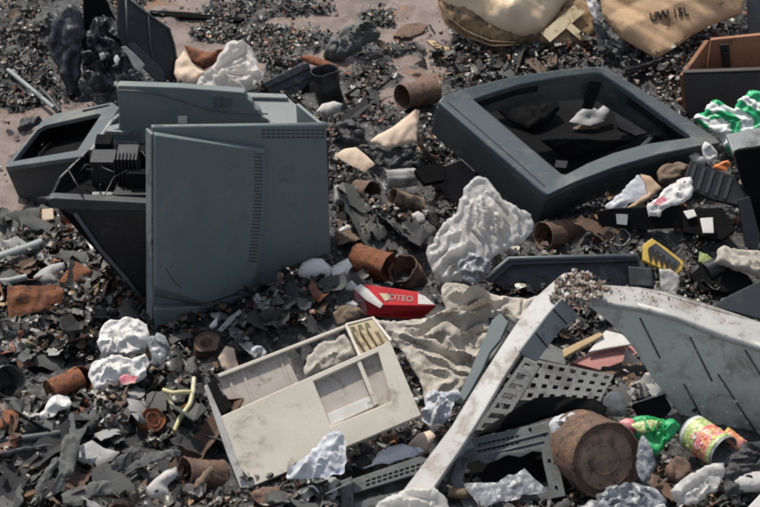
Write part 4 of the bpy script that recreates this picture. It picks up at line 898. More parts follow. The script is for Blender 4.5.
t.part('bottom_wall', prism([PFn(248,487,-.017), PFn(419,414.5,-.017), PFn(419,414.5,-.07), PFn(248,487,-.07)], V3((0,.005,0))), 'cream')
t.part('left_wall', prism([PFn(221,417,-.017), PFn(247,487,-.017), PFn(247,487,-.07), PFn(221,417,-.07)], V3((.005,0,0))), 'creamin')
ob = -.075
bpn = t.part('back_panel', prism(P(PFn, [(219,376),(285,353),(305,395),(232,425)], ob), -n_*.006), 'creamin', bev=.001)
for x, y in [(226,374),(240,369),(278,356)]: t.part('back_ridge', prism(P(PFn, [(x,y),(x+3,y-1),(x+16,y+36),(x+13,y+38)], ob+.003), -n_*.003), 'creamin', bpn, bev=.001)
t.part('top_rail', join(prism(P(PFn, [(217,374),(349,323),(350,326),(219,377.5)], ob+.012), -n_*.012)), 'cream', bev=.0015)
t.part('ivory_column', join(prism(P(PFn, [(346,326),(372,319),(389,342),(360,357)], ob+.02), -n_*.006), *[prism(P(PFn, [(350+k*7,327-k*2),(354+k*7,326-k*2),(370+k*6,350-k*3),(366+k*6,352-k*3)], ob+.03), -n_*.010) for k in range(3)]), 'ivory', bev=.001)
t.part('column_frame', join(tube([PFn(346,325,ob+.035), PFn(373,318,ob+.035), PFn(391,341,-.003)], .0035, 8), tube([PFn(346,325,ob+.035), PFn(360,356,-.012)], .0035, 8)), 'cream', smooth=60)
t.part('black_insert', join(prism(P(PFn, [(207,383),(214,379),(230,412),(222,418)], -.02), -n_*.03), prism(P(PFn, [(214,398),(225,394),(231,408),(222,414)], -.012), -n_*.02)), 'matte', bev=.002)
# ================================================================ red carton
pr = plane(400, 305, .05, (0,-.5,.87)); 
T = [pr(355,289), pr(362,284), pr(418,292), pr(436,305), pr(381,305)]
Bq = [G(358,298,.01), pr(362,284,-.03), pr(418,292,-.03), G(430,313,.005), G(423,317,.004), G(366,316,.004)]
occ([(344,284),(437,290),(437,320),(344,318)])
t = Thing('red_carton', 'crushed bright red carton with white lettering in the centre of the photo', 'carton', G(400, 318))
V = [pr(363,284), pr(418,292), pr(437,306), pr(381,305), G(424,317,.006), G(412,320,.004), G(367,316,.006), pr(363,284,-.04), pr(418,292,-.04)]
t.part('carton_body', (V, [[0,3,2,1],[3,6,5,4,2],[0,7,6,3],[1,2,4,8],[0,1,8,7],[7,8,4,5,6]]), 'red', bev=.0015)
t.part('torn_edge', sheet([(353,288),(361,284),(368,289),(383,304),(380,308),(366,300)], pl=pr, off=.002, bulge=.003, amp=.002, seed=95, res=.004), 'wht', smooth=60)
t.part('grey_flap', sheet([(353,289),(365,298),(380,307),(372,316),(364,315),(356,302)], n=(-.3,-.7,.6), h0=.012, bulge=.003, amp=.003, seed=96, res=.004), 'magenta', smooth=60)
t.part('end_label', prism(P(pr, [(418,293.5),(425,296),(435,304.5),(418,304)], .001), -pr.n*.0008), 'wht')
t.part('lettering', textmesh('OTEO', pr, 401, 298.4, .018, .0008, -.09, 1.05), 'stone')
t.part('printed_mark', prism(P(pr, [(379,293),(389,293.6),(391,299),(385,301)], .001), -pr.n*.0008), 'ivory')
# ================================================================ cloth and bags
sh('grey_cloth', 'large grey beige crumpled cloth draped between the red carton and the white arm', 'cloth', 'cloth', [(366,318),(385,322),(402,322),(428,318),(446,309),(440,297),(444,284),(456,282),(475,288),(500,296),(530,299),(562,293),(556,302),(540,318),(522,322),(508,338),(492,360),(474,382),(462,398),(442,402),(424,398),(420,380),(408,362),(398,345),(384,332)], n=(0,-.35,.93), h0=.015, bulge=.016, thin=True, gather=(372,322), sim=dict(grow=1.30, bend=.3), back=.02, amp=.018, f0=6, ang=2.15, spread=.6, seed=101, edge=.03, res=.0048, k=6, jag=.003)
sh('grey_cloth', 'strip of grey cloth poking through the back of the white drawer unit', 'cloth', 'cloth', [(303,372),(308,355),(322,343),(345,334),(353,345),(360,357),(335,368),(306,380)], pl=plane(PFn(320,372,-.06), 0, 0, PFn.n), bulge=.014, amp=.009, f0=9, ang=1.9, spread=.9, seed=102)
sh('white_plastic_bag', 'large crumpled white plastic bag in front of the large screen bezel', 'plastic bag', 'bag', [(470,181),(477,176),(485,177),(493,186),(502,199),(516,208),(531,214),(534,226),(526,240),(510,249),(498,253),(486,262),(476,272),(462,282),(446,284),(434,276),(427,260),(428,246),(438,232),(452,214),(463,196)], n=(.05,-.62,.78), h0=.02, bulge=.03, gather=(478,186), sim=dict(grow=1.32, bend=.2), back=.03, amp=.015, f0=7, ang=.55, spread=.8, seed=103, film=True, edge=.05, res=.0048, k=7, jag=.002)
sh('clear_plastic_bag', 'greyish transparent crumpled bag below the large white plastic bag', 'plastic bag', 'clear', [(458,262),(468,252),(480,254),(492,262),(490,274),(478,284),(466,282),(460,274)], h0=.05, bulge=.018, amp=.012, f0=20, seed=104)
sh('white_crumpled_bag', 'upper white crumpled bag at the foot of the tall grey housing', 'plastic bag', 'bagw', [(97,345),(100,331),(108,321),(122,318),(138,319),(148,325),(150,338),(146,350),(130,357),(115,354),(103,357)], n=(0,-.5,.85), h0=.035, bulge=.025, back=.03, amp=.012, f0=12, k=7, jag=.002, seed=105, edge=.04, res=.005)
sh('white_crumpled_bag', 'lower white crumpled bag left of the tall grey housing\'s foot', 'plastic bag', 'bagw', [(88,377),(91,365),(102,358),(118,356),(132,360),(145,353),(150,362),(147,376),(133,384),(112,388),(94,390)], n=(0,-.5,.85), h0=.02, bulge=.022, back=.02, amp=.012, f0=12, k=7, jag=.002, seed=106, edge=.04, res=.005)
sh('pinkish_tissue', 'pink spotted tissue at the lower right of the white crumpled bags', 'tissue', 'magenta', [(118,378),(128,374),(140,376),(136,384),(122,385)], h0=.045, bulge=.006, seed=107, res=.004)
sh('grey_plastic_scrap', 'grey translucent plastic scrap right of the white crumpled bags', 'plastic scrap', 'clear', [(146,340),(156,332),(166,336),(170,348),(166,362),(158,368),(148,364),(150,352)], h0=.02, bulge=.012, amp=.01, seed=108)
sh('crumpled_printed_bag', 'crumpled white bag with faint blue print on the white drawer unit\'s lower corner', 'plastic bag', 'bagblue', [(286,480),(287,470),(300,459),(312,448),(326,434),(338,430),(345,436),(346,452),(344,474),(330,477),(310,479)], pl=plane(318,482,.05,(0,-.58,.82)), bulge=.010, amp=.014, f0=14, seed=109, jag=.003, res=.005)
sh('crumpled_printed_bag', 'white printed bag between the white drawer unit and the white arm', 'plastic bag', 'bagblue', [(424,398),(432,390),(444,392),(458,389),(463,396),(452,412),(444,424),(430,428),(421,420)], h0=.03, bulge=.014, amp=.014, f0=14, seed=110, jag=.003, res=.005)
sh('white_paper_sheet', 'creased white paper lying on the left part of the chassis', 'paper', 'bagblue', [(360,468),(372,460),(388,446),(402,443),(418,446),(426,452),(410,458),(392,463)], h0=.035, bulge=.008, amp=.006, f0=10, seed=111)
sh('white_paper_scrap', 'crumpled cream paper strip left of the white arm above the chassis', 'paper', 'cardw', [(408,444),(418,434),(430,430),(436,436),(428,452),(418,458)], h0=.03, bulge=.008, amp=.008, seed=112)
sh('clear_plastic_bag', 'clear plastic bag crumpled over the lower end of the white arm', 'plastic bag', 'bag', [(355,530),(378,502),(398,494),(420,488),(436,490),(448,500),(456,530)], h0=.03, bulge=.03, amp=.012, f0=18, seed=113, anchor=(400,525))
sh('clear_plastic_bag', 'whitish clear bag between the chassis and the large rusty tin', 'plastic bag', 'bagblue', [(548,424),(558,415),(576,414),(592,420),(598,428),(580,430),(566,438),(560,450),(552,446)], h0=.05, bulge=.018, amp=.012, f0=18, seed=114)
sh('clear_plastic_bag', 'cloudy bluish clear bag in front of the large rusty tin', 'plastic bag', 'clear', [(596,494),(610,487),(630,484),(652,487),(666,500),(664,530),(600,530)], h0=.04, bulge=.028, amp=.014, f0=16, seed=115, anchor=(630,520))
sh('clear_plastic_bag', 'grey clear bag at the bottom edge left of the bluish bag', 'plastic bag', 'clear', [(572,512),(586,503),(600,500),(604,530),(570,530)], h0=.02, bulge=.02, amp=.012, seed=116, anchor=(590,525))
sh('clear_plastic_bag', 'thin smoky film standing between the large rusty tin and the green snack bag', 'plastic film', 'clear', [(638,442),(644,434),(650,444),(656,462),(652,478),(642,484),(636,470)], h0=.04, n=(0,-.7,.7), bulge=.014, amp=.01, seed=117)
t = Thing('snack_bag', 'crumpled green and pink snack bag behind the large rusty tin', 'snack bag', G(650, 455))
fk = plane(650, 455, .035, (0,-.55,.83))
t.part('bag_body', sheet([(628,420),(640,416),(656,418),(672,419),(681,425),(676,434),(666,443),(660,455),(652,456),(644,446),(634,436)], pl=fk, bulge=.022, sim=dict(grow=1.25), back=.015, amp=.014, f0=15, seed=121, res=.005), 'green', smooth=60)
t.part('pink_corner', sheet([(616,423),(626,418),(636,419),(640,428),(634,434),(624,430)], pl=fk, off=.006, bulge=.014, amp=.008, seed=122, res=.005), 'magenta', smooth=60)
t.part('pale_print', sheet([(630,424),(646,419),(662,421),(656,430),(640,434)], pl=fk, off=.020, bulge=.006, amp=.010, f0=15, seed=121, res=.005), 'lime', smooth=60)
sh('white_torn_bag', 'torn greyish white bag in the lower right below the fruit can', 'plastic bag', 'bag', [(668,492),(680,480),(695,474),(706,466),(724,462),(726,474),(718,488),(706,500),(690,506),(676,504)], h0=.03, bulge=.02, amp=.012, f0=14, seed=123)
sh('brown_leather_scrap', 'brown scrap between the large rusty tin and the fruit can', 'scrap', 'rustdk', [(664,472),(670,460),(680,456),(690,462),(692,474),(682,482),(670,481)], h0=.03, bulge=.016, amp=.01, seed=124)
slab('white_board_corner', 'white board corner at the bottom right corner of the photo', 'board', [(748,507),(764,490),(800,480),(800,530),(744,520)], .04, (0,-.5,.87), .01, 'wht')
sh('black_torn_sheet', 'black torn sheet right of the fruit can at the right edge', 'plastic sheet', 'char', [(722,470),(732,454),(746,442),(764,438),(790,440),(790,470),(760,474),(744,492),(726,500)], h0=.035, bulge=.016, amp=.014, seed=125)
sh('cream_food_tray', 'crushed pale tray under the black torn sheet in the lower right', 'tray', 'stone', [(732,482),(744,472),(766,468),(790,474),(790,490),(756,492),(738,492)], h0=.03, bulge=.016, amp=.012, seed=126)
sh('white_cloth', 'stained white rag crumpled on the mud at the upper left of centre', 'rag', 'bag', [(194,90),(200,78),(210,70),(218,60),(223,48),(234,42),(248,44),(256,56),(259,69),(264,76),(258,86),(247,92),(220,95)], h0=.01, n=(0,-.5,.85), bulge=.028, back=.02, amp=.018, f0=8, seed=131, edge=.05, res=.005, k=7, jag=.002)
sh('rusty_cardboard', 'curled rusty brown cardboard left of the stained white rag', 'cardboard', 'rust', [(184,45),(200,50),(212,53),(224,48),(218,62),(204,70),(192,62)], h0=.03, bulge=.016, amp=.010, seed=132)
sh('pale_cardboard', 'pale torn cardboard at the left of the rusty brown cardboard', 'cardboard', 'cardw', [(176,60),(184,50),(194,66),(206,73),(196,84),(180,86),(174,74)], h0=.02, bulge=.010, amp=.008, seed=133)
# ================================================================ upper left and centre debris
t = Thing('black_refuse_sack', 'shiny black sack standing upright at the upper left', 'sack', G(68, 98))
fk = plane(70, 97, .0, (-.15,-.85,.5))
t.part('sack_body', sheet([(64,8),(72,2),(80,12),(84,30),(83,55),(80,78),(76,97),(70,99),(64,84),(58,68),(52,58),(48,38),(52,24)], pl=fk, bulge=.03, gather=(71,4), sim=dict(grow=1.3), back=.05, amp=.014, f0=9, seed=141, edge=.05, res=.007, ang=1.5, spread=1.2), 'blacksack', smooth=180)
fq = plane(168, 88, .0, (.35,-.80,.48))
t = Thing('black_plastic_crate', 'broken black plastic crate panel leaning at the upper left behind the opened casing', 'crate', fq.P0)
t.part('side_panel', prism(P(fq, [(118,-14),(128,-4),(148,14),(168,28),(173,44),(177,64),(177,86),(164,86),(132,58),(124,50),(118,30)]), -fq.n*.014), 'black', bev=.003)
t.part('panel_rib', join(line(fq, [(148,14),(150,42),(156,80)], .002, .003), line(fq, [(126,0),(128,52)], .002, .003), line(fq, [(128,-2),(149,15),(169,29),(174,45),(177,64)], .002, .0035)), 'dkgrey', smooth=180)
t.part('rear_panel', prism([p+V3((-.12,.08,0)) for p in P(fq, [(128,-4),(150,14),(172,60),(172,86),(128,60)])], -fq.n*.012), 'matte')
t.part('lower_rail', prism(P(fq, [(128,44),(134,42),(164,70),(166,84),(160,84),(138,64)], .006), -fq.n*.006), 'dkgrey', bev=.002)
slab('pale_bent_strip', 'pale bent plastic strip in the black debris at the upper left', 'plastic strip', [(121,47),(126,46),(137,56),(145,65),(140,73),(134,68),(128,56)], .09, (.2,-.75,.6), .008, 'palegrey', anchor=(145,90))
sh('black_crumpled_sack', 'black crumpled sack heap between the upright sack and the black crate', 'sack', 'blacksack', [(82,40),(96,22),(112,16),(122,30),(130,52),(140,70),(150,86),(120,92),(96,94),(82,78)], h0=.02, n=(0,-.6,.8), bulge=.04, back=.02, amp=.025, f0=12, seed=142, res=.008)
sh('white_foil_scrap', 'small white scrap glinting in the black sack heap', 'scrap', 'bagw', [(114,58),(118,54),(121,60),(118,66),(115,64)], h0=.08, n=(0,-.8,.6), bulge=.006, seed=143, res=.004, anchor=(116,90))
sh('white_foil_scrap', 'tiny pale scrap left of the glinting scrap in the black sack heap', 'scrap', 'palegrey', [(99,54),(104,52),(106,58),(101,61)], h0=.08, n=(0,-.8,.6), bulge=.006, seed=144, res=.004, anchor=(102,90))
def rod(name, label, pts, r, m, h=.02, cat='rod', flat=1, group=None, rr_=None):
    return solo(name, label, cat, tube([G(x, y, h+(q[0] if q else 0)) for x, y, *q in pts], rr_ or r, 10, flat=flat), m, smooth=50, group=group)
rod('grey_rod', 'long thin grey rod on the mud left of the black sack', [(8,70),(30,88),(54,108)], .006, 'rod', .03)
rod('grey_rod', 'second dark rod just right of the long thin grey rod', [(40,88),(50,98),(60,112)], .005, 'dkgrey', .02)
sh('ash_lump', 'dark ash lump on the mud left of the small screen bezel', 'lump', 'char', [(16,128),(24,118),(40,116),(44,122),(32,130),(20,134)], h0=.0, bulge=.022, amp=.01, seed=145)
sh('ash_lump', 'large dark ash lump on the pink mud at the top centre', 'lump', 'ashgrey', [(323,58),(330,42),(345,30),(358,24),(372,24),(381,34),(376,42),(366,46),(350,56),(334,62)], h0=.0, bulge=.04, amp=.022, f0=15, seed=146, jag=.006)
slab('red_brown_board', 'flat red brown board fragment on the mud at the top centre', 'board', [(393,36),(398,29),(405,24),(420,22),(428,25),(422,33),(410,37)], .01, (0,-.2,1), .012, 'rustdk')
slab('pale_wood_splinter', 'thin cream wood splinter left of the cream paper sack', 'splinter', [(426,40),(433,40),(445,45),(453,49),(446,51),(434,47)], .015, (0,-.3,1), .008, 'stick')
slab('black_bar', 'long black bar lying across the mud at the top left', 'bar', [(150,10),(190,12),(212,15),(245,18),(240,21),(212,19),(180,17),(150,14)], .01, (0,-.4,.9), .012, 'matte')
# blue-black box
fx = plane(290, 100, .0, (.25,-.75,.6)); t = Thing('blue_black_box', 'dark blue black flattened box next to the burnt bucket at the top centre', 'box', fx.P0)
t.part('box_body', prism(P(fx, [(262,83),(272,78),(300,64),(309,62),(314,80),(300,92),(288,100),(272,96)]), -fx.n*.05), 'blacksack', bev=.003)
t.part('fold_line', join(line(fx, [(268,88),(290,78),(310,68)], .001, .0015, 5), line(fx, [(274,94),(296,84),(313,76)], .001, .0012, 5)), 'matte')
sh('pale_flat_stone', 'pale grey flat stone below the burnt bucket', 'stone', 'stone', [(316,112),(322,104),(334,101),(343,104),(340,111),(328,117)], h0=.015, bulge=.012, amp=.003, seed=147)
sh('orange_scrap', 'orange brown scrap behind the blue black box', 'scrap', 'rust', [(299,58),(306,55),(318,57),(330,62),(340,66),(330,70),(310,64)], h0=.02, bulge=.01, amp=.006, seed=148)
sh('scorched_cardboard', 'tan scorched cardboard sheet below the metal roll', 'cardboard', 'cardw', [(370,141),(379,134),(392,128),(404,118),(416,109),(418,124),(417,142),(402,145),(386,149)], h0=.05, n=(-.05,-.55,.83), bulge=.008, amp=.006, f0=8, seed=149, anchor=(386,152))
sh('scorched_cardboard', 'small tan cardboard piece at the right of the tall grey housing', 'cardboard', 'cardw', [(334,155),(345,149),(356,147),(366,155),(375,164),(364,172),(350,165)], h0=.04, bulge=.004, amp=.003, f0=8, seed=150)
sh('black_burnt_lump', 'black burnt lump between the two tan cardboard pieces', 'lump', 'char', [(356,150),(366,142),(386,150),(404,147),(418,146),(412,160),(396,168),(378,168)], h0=.02, bulge=.02, amp=.014, seed=151, jag=.004)
sh('black_burnt_lump', 'black burnt lump left of the tan scorched cardboard sheet', 'lump', 'char', [(334,128),(345,120),(356,118),(366,132),(362,146),(346,146)], h0=.01, bulge=.025, amp=.014, seed=152, jag=.004)
rod('bent_wood_strip', 'bent grey brown wood strip right of the tan scorched cardboard sheet', [(418,112,.03),(416,128,.04),(420,144,.03),(430,156,.0),(440,160,-.01)], .006, 'wood', .02, 'strip')
sh('grey_white_block', 'grey white foam block right of the tall grey housing', 'block', 'palegrey', [(334,186),(348,184),(358,188),(356,202),(342,207),(334,204)], h0=.01, bulge=.02, amp=.004, seed=153)
slab('black_box_lid', 'black box lid between the scorched tubes and the large bezel', 'lid', [(414,170),(430,164),(446,166),(444,180),(424,184)], .05, (.05,-.6,.8), .02, 'matte')
slab('blue_grey_casing_part', 'dark blue grey casing part under the large bezel\'s left corner', 'casing', [(433,178),(446,166),(462,160),(480,178),(474,200),(452,204)], .0, (.25,-.8,.55), .05, 'boxout')
sh('white_chip', 'small white chip right of the tall grey housing above the white flap', 'chip', 'wht', [(337,231),(344,226),(352,223),(353,227),(346,231),(339,234)], h0=.02, bulge=.004, seed=154, res=.004)
sh('white_chip', 'whitish pink scrap in the debris left of the large white plastic bag', 'chip', 'stone', [(410,215),(418,211),(426,214),(425,222),(416,225)], h0=.02, bulge=.008, seed=155, res=.004)
# white flap
fw = plane(330, 278, .03, (-.2,-.35,.92)); t = Thing('white_curved_flap', 'smooth white curved plastic flap beside the tall grey housing\'s lower right corner', 'flap', fw.P0)
t.part('flap', sheet([(295,276),(302,265),(314,260),(324,260),(332,268),(330,276),(318,279),(303,280)], pl=fw, bulge=.022, back=.006, amp=.001, seed=161, edge=.035), 'bagw', smooth=60)
t.part('flap_end', sheet([(329,268),(340,262),(348,258),(352,266),(346,276),(334,280)], pl=fw, bulge=.008, amp=.004, seed=162), 'wht', smooth=60)
sh('white_scrap', 'small white paper scrap at the left end of the red carton', 'paper scrap', 'wht', [(344,284),(352,280),(357,286),(353,291),(346,290)], h0=.02, bulge=.006, seed=163, res=.004)
sh('white_scrap', 'tiny white paper scrap below the left end of the red carton', 'paper scrap', 'wht', [(345,303),(353,300),(358,304),(356,310),(348,309)], h0=.02, bulge=.006, seed=164, res=.004)
sh('brown_rag', 'brown burnt rag between the red carton and the white drawer unit', 'rag', 'wood', [(332,312),(345,304),(360,308),(366,314),(350,320),(336,326)], h0=.02, bulge=.016, amp=.012, seed=165)
# folded grey plate left of the arm
slab('grey_slatted_plate', 'narrow grey plate with square notches leaning along the white arm', 'plate', [(492,320),(500,313),(508,322),(500,340),(490,352),(482,370),(470,392),(462,404),(455,402),(466,380),(478,352)], .05, (-.35,-.5,.8), .01, 'grey')
slab('black_hook', 'black hooked plastic bar above the grey notched plate', 'bar', [(488,318),(497,311),(503,316),(516,326),(512,334),(498,326),(492,328)], .075, (-.2,-.5,.85), .008, 'black')
# ================================================================ left: plates, cans, rods
sh('rusty_plate', 'large orange brown rusty plate at the left', 'plate', 'rust', [(7,287),(20,285),(40,286),(58,284),(64,292),(62,303),(48,311),(32,313),(14,318),(9,322),(7,304)], n=(.02,-.62,.78), h0=.02, bulge=.004, back=.008, amp=.008, f0=8, seed=171, k=4)
sh('folded_rusty_sheet', 'folded rusty sheet above right of the large rusty plate', 'sheet metal', 'rust', [(60,281),(66,270),(76,261),(84,266),(94,272),(88,278),(76,280),(70,288)], n=(0,-.5,.85), h0=.02, bulge=.004, amp=.012, f0=12, seed=172)
sh('pale_bent_strip', 'pale bent strip left of the folded rusty sheet', 'strip', 'palegrey', [(33,277),(40,270),(52,264),(64,262),(66,268),(54,274),(58,282),(44,284)], h0=.02, bulge=.006, amp=.006, seed=173)
rod('grey_pipe', 'pale grey pipe at the left edge above the rusty plate', [(-14,262),(10,254),(26,249),(42,243)], .012, 'rod', .03, 'pipe')
rod('grey_pipe', 'thin grey pipe end at the left edge just above the rusty plate', [(-14,283),(10,281),(27,277)], .008, 'rod', .025, 'pipe')
rod('grey_pipe', 'dark thin pipe between the two pale grey pipes at the left edge', [(-14,272),(12,266),(34,260)], .005, 'dkgrey', .02, 'pipe')
slab('cream_tag', 'small cream square tag below the small screen bezel', 'tag', [(42,209),(53,208),(54,219),(42,221)], .03, (0,-.5,.85), .003, 'cardw')
sh('white_paper_scrap', 'white crumpled paper beside the cup shaped can at the lower left', 'paper', 'bagw', [(50,398),(58,394),(68,396),(72,402),(66,410),(58,412),(50,418),(42,422),(37,419),(44,410)], h0=.02, bulge=.014, amp=.010, seed=174, res=.005)
sh('grey_paper_sheet', 'flat creased grey sheet in the lower left debris', 'sheet', 'palegrey', [(80,446),(92,440),(104,448),(120,452),(112,460),(98,468),(88,464),(78,462)], n=(0,-.4,.92), h0=.02, bulge=.003, amp=.004, f0=7, seed=175, k=4)
sh('rusty_lump', 'crumbled orange rust lump at the left edge of the lower left', 'lump', 'rust', [(0,420),(4,410),(14,407),(21,412),(22,426),(12,432),(-8,436)], h0=.01, bulge=.02, amp=.014, seed=176, jag=.004)
rod('dark_pipe', 'dark straight pipe lying in the lower left debris', [(-12,442),(20,439),(44,436),(60,433)], .008, 'dkgrey', .03, 'pipe')
# Y-shaped rubber piece
yb_ = plane(66, 500, .03, (0,-.45,.88))
sh('torn_rubber_strip', 'long forked grey rubber strip in the lower left debris', 'rubber strip', 'ashgrey', [(68,415),(74,412),(76,430),(84,428),(88,424),(80,444),(74,466),(66,486),(54,496),(50,490),(58,474),(60,456),(62,440),(70,434)], n=(-.05,-.45,.88), h0=.03, bulge=.0015, back=.003, amp=.010, edge=.006, f0=8, seed=177)
sh('torn_rubber_strip', 'curved grey rubber strip left of the forked strip', 'rubber strip', 'ashgrey', [(32,500),(38,482),(48,466),(58,456),(60,462),(48,480),(42,500),(34,508)], h0=.025, bulge=.0015, back=.003, amp=.010, edge=.006, seed=178)
sh('torn_rubber_strip', 'broad curled grey rubber strip at the bottom left', 'rubber strip', 'ashgrey', [(60,494),(80,486),(100,480),(118,480),(130,488),(118,496),(96,496),(78,506),(64,506)], h0=.025, bulge=.0015, back=.003, amp=.010, edge=.006, seed=179)
sh('torn_rubber_strip', 'long pointed grey strip at the bottom left centre', 'rubber strip', 'ashgrey', [(120,468),(140,456),(158,450),(182,450),(180,456),(160,460),(140,468),(126,476)], h0=.03, bulge=.0015, back=.003, amp=.010, edge=.006, seed=180)
sh('torn_rubber_strip', 'dark curved strip above the broad curled grey strip', 'rubber strip', 'char', [(98,474),(116,458),(134,444),(142,440),(140,450),(124,466),(108,480)], h0=.035, bulge=.0015, back=.003, amp=.010, edge=.006, seed=181)
for q, l, hh in (([(194,378,.035),(193,392,.03),(190,404,.025),(180,418,.02),(173,434,.01)], 'branching yellow tube left of the white drawer unit', .02), ([(163,390,.02),(172,393,.025),(182,392,.028),(192,392,.028)], 'short yellow tube joining the branching tube', .022), ([(165,393,.02),(170,400,.015),(174,409,.01)], 'small yellow tube end hanging from the short tube', .015)):
    rod('yellow_tube', l, q, .0048, 'twig', hh, 'tube')
sh('pale_stone_chip', 'pale beige stone chips heap left of the brown half buried can', 'stone', 'stone', [(146,488),(154,480),(166,470),(176,466),(178,474),(168,486),(172,496),(160,500),(150,498)], h0=.02, bulge=.014, amp=.010, seed=182)
sh('blue_white_scrap', 'pale blue white ball of film above the white drawer unit', 'film scrap', 'bagblue', [(250,352),(254,346),(262,346),(267,352),(263,360),(254,360)], h0=.03, bulge=.014, amp=.008, seed=183, res=.004)
sh('peach_wrapper', 'peach and white wrapper left of the white drawer unit\'s top corner', 'wrapper', 'cardw', [(218,358),(226,346),(234,348),(236,358),(240,368),(230,374),(222,368)], h0=.02, bulge=.010, amp=.008, seed=184, res=.005)
slab('thin_pale_blade', 'thin pale blade sticking up right of the tall grey housing\'s foot', 'blade', [(217,330),(228,318),(240,309),(242,312),(232,322),(222,332)], .03, (0,-.6,.8), .004, 'rod')
sh('white_tip', 'tiny white folded tip left of the thin pale blade', 'scrap', 'wht', [(209,326),(214,320),(218,316),(217,326),(212,329)], h0=.03, n=(0,-.8,.6), bulge=.004, seed=185, res=.004)
sh('brown_wood_chunk', 'brown wood chunk at the bottom left of centre', 'wood chunk', 'wood', [(196,478),(206,470),(214,466),(216,472),(206,482),(196,492),(190,492)], h0=.02, bulge=.012, amp=.006, seed=186)
sh('rust_brown_flat_scrap', 'rust brown flat scrap below the white drawer unit', 'scrap', 'rustdk', [(250,496),(262,486),(276,484),(284,492),(282,504),(262,508)], h0=.02, bulge=.010, amp=.008, seed=187)
def wire(label, pts, m='matte', r=.0018):
    q = [G(x, y, .03+.008*math.sin(k*2.1)) for k, (x, y) in enumerate(pts)]; path = []
    for k in range(len(q)-1):
        a, b, c, d = q[max(k-1, 0)], q[k], q[k+1], q[min(k+2, len(q)-1)]
        for j in range(6):
            u = j/6; path.append(.5*((2*b)+(c-a)*u+(2*a-5*b+4*c-d)*u*u+(3*b-a-3*c+d)*u**3))
    solo('wire', label, 'wire', tube(path+[q[-1]], r, 6), m, smooth=180)
wire('thin black wire curling over the ash right of the tall grey housing', [(338,212),(350,206),(364,214),(378,208),(392,216),(402,210)])
wire('pale wire loop in the litter left of the black grille panel', [(606,232),(618,226),(630,236),(622,246),(610,242)], 'rod')
wire('black wire trailing across the lower left debris beside the rusty round tin', [(100,404),(116,412),(128,402),(142,398),(150,388),(160,378)])
wire('thin rusty wire bent over the ash above the rusty plate', [(4,300),(-2,268),(18,270),(30,280),(46,274)], 'rust')
wire('black cable snaking on the mud left of the metal roll', [(346,96),(358,88),(370,94),(382,86),(392,78)], 'matte', .0028)
wire('white wire hooked over the litter at the foot of the white drawer unit', [(300,492),(312,486),(322,494),(338,488),(350,482)], 'wht')
# ================================================================ medium fragments one could count
prot = []
for k in range(14):
    kind = k % 4; V, F = (t_flake(8, 5, 300+k, asp=random.uniform(1.1, 2.0), curl=.3, rough=.07, thick=.05) if kind < 3 else t_flake(12, 2, 300+k, asp=random.uniform(3, 5), curl=.7, rough=.12, thick=.14))
    for m_ in ('ashgrey', 'char', 'palegrey', 'rustdk', 'wood'):
        me = bpy.data.meshes.new('scrap'); me.from_pydata(V.tolist(), [], F.tolist()); me.materials.append(M[m_]); me.polygons.foreach_set('use_smooth', [True]*len(me.polygons)); me.set_sharp_from_angle(angle=math.radians(50))
        prot.append((m_, me))
def occ_pt(x, y):
    for q in OCC0:
        cx = sum(a for a, b in q)/len(q); cy = sum(b for a, b in q)/len(q)
        g = [(cx+(a-cx)*(1+13/(abs(a-cx)+15)), cy+(b-cy)*(1+13/(abs(b-cy)+15))) for a, b in q]
        if bool(inpoly(np.array(x), np.array(y), g)): return True
    return False
OCC0 = list(OCC)
zones = [('in the ash left of the tall grey housing', [(0,205),(60,225),(150,330),(90,360),(0,360)], 34, .5), ('in the lower left debris', [(0,330),(95,395),(200,390),(240,500),(0,505)], 52, .6),
         ('between the tall grey housing and the white drawer unit', [(160,345),(260,290),(340,275),(345,325),(215,370)], 16, .1), ('left of the large screen bezel', [(335,205),(420,205),(428,250),(400,245),(335,255)], 14, .3),
         ('on the mud at the top left', [(0,0),(50,0),(55,90),(0,100)], 18, .3), ('below the white drawer unit', [(250,492),(420,425),(400,440),(335,500),(250,505)], 8, .3),
         ('in the litter below the large bezel', [(560,225),(640,225),(640,255),(520,258)], 12, .2), ('on the mud at the top centre', [(270,50),(330,40),(440,45),(430,90),(350,120),(330,90)], 16, .3),
         ('behind the apex of the white bent panel', [(600,365),(645,345),(665,390),(625,395)], 8, .1), ('at the lower right corner', [(660,470),(745,485),(740,505),(660,505)], 8, .3), ('between the two paper sacks and the large bezel', [(440,50),(500,55),(640,60),(690,70),(640,75),(470,78)], 14, .2)]
WT = {'ashgrey': .42, 'char': .3, 'palegrey': .12, 'rustdk': .09, 'wood': .07}
WORD = {'ashgrey': 'dull grey', 'char': 'charred black', 'palegrey': 'pale grey', 'rustdk': 'rusty brown', 'wood': 'brown'}
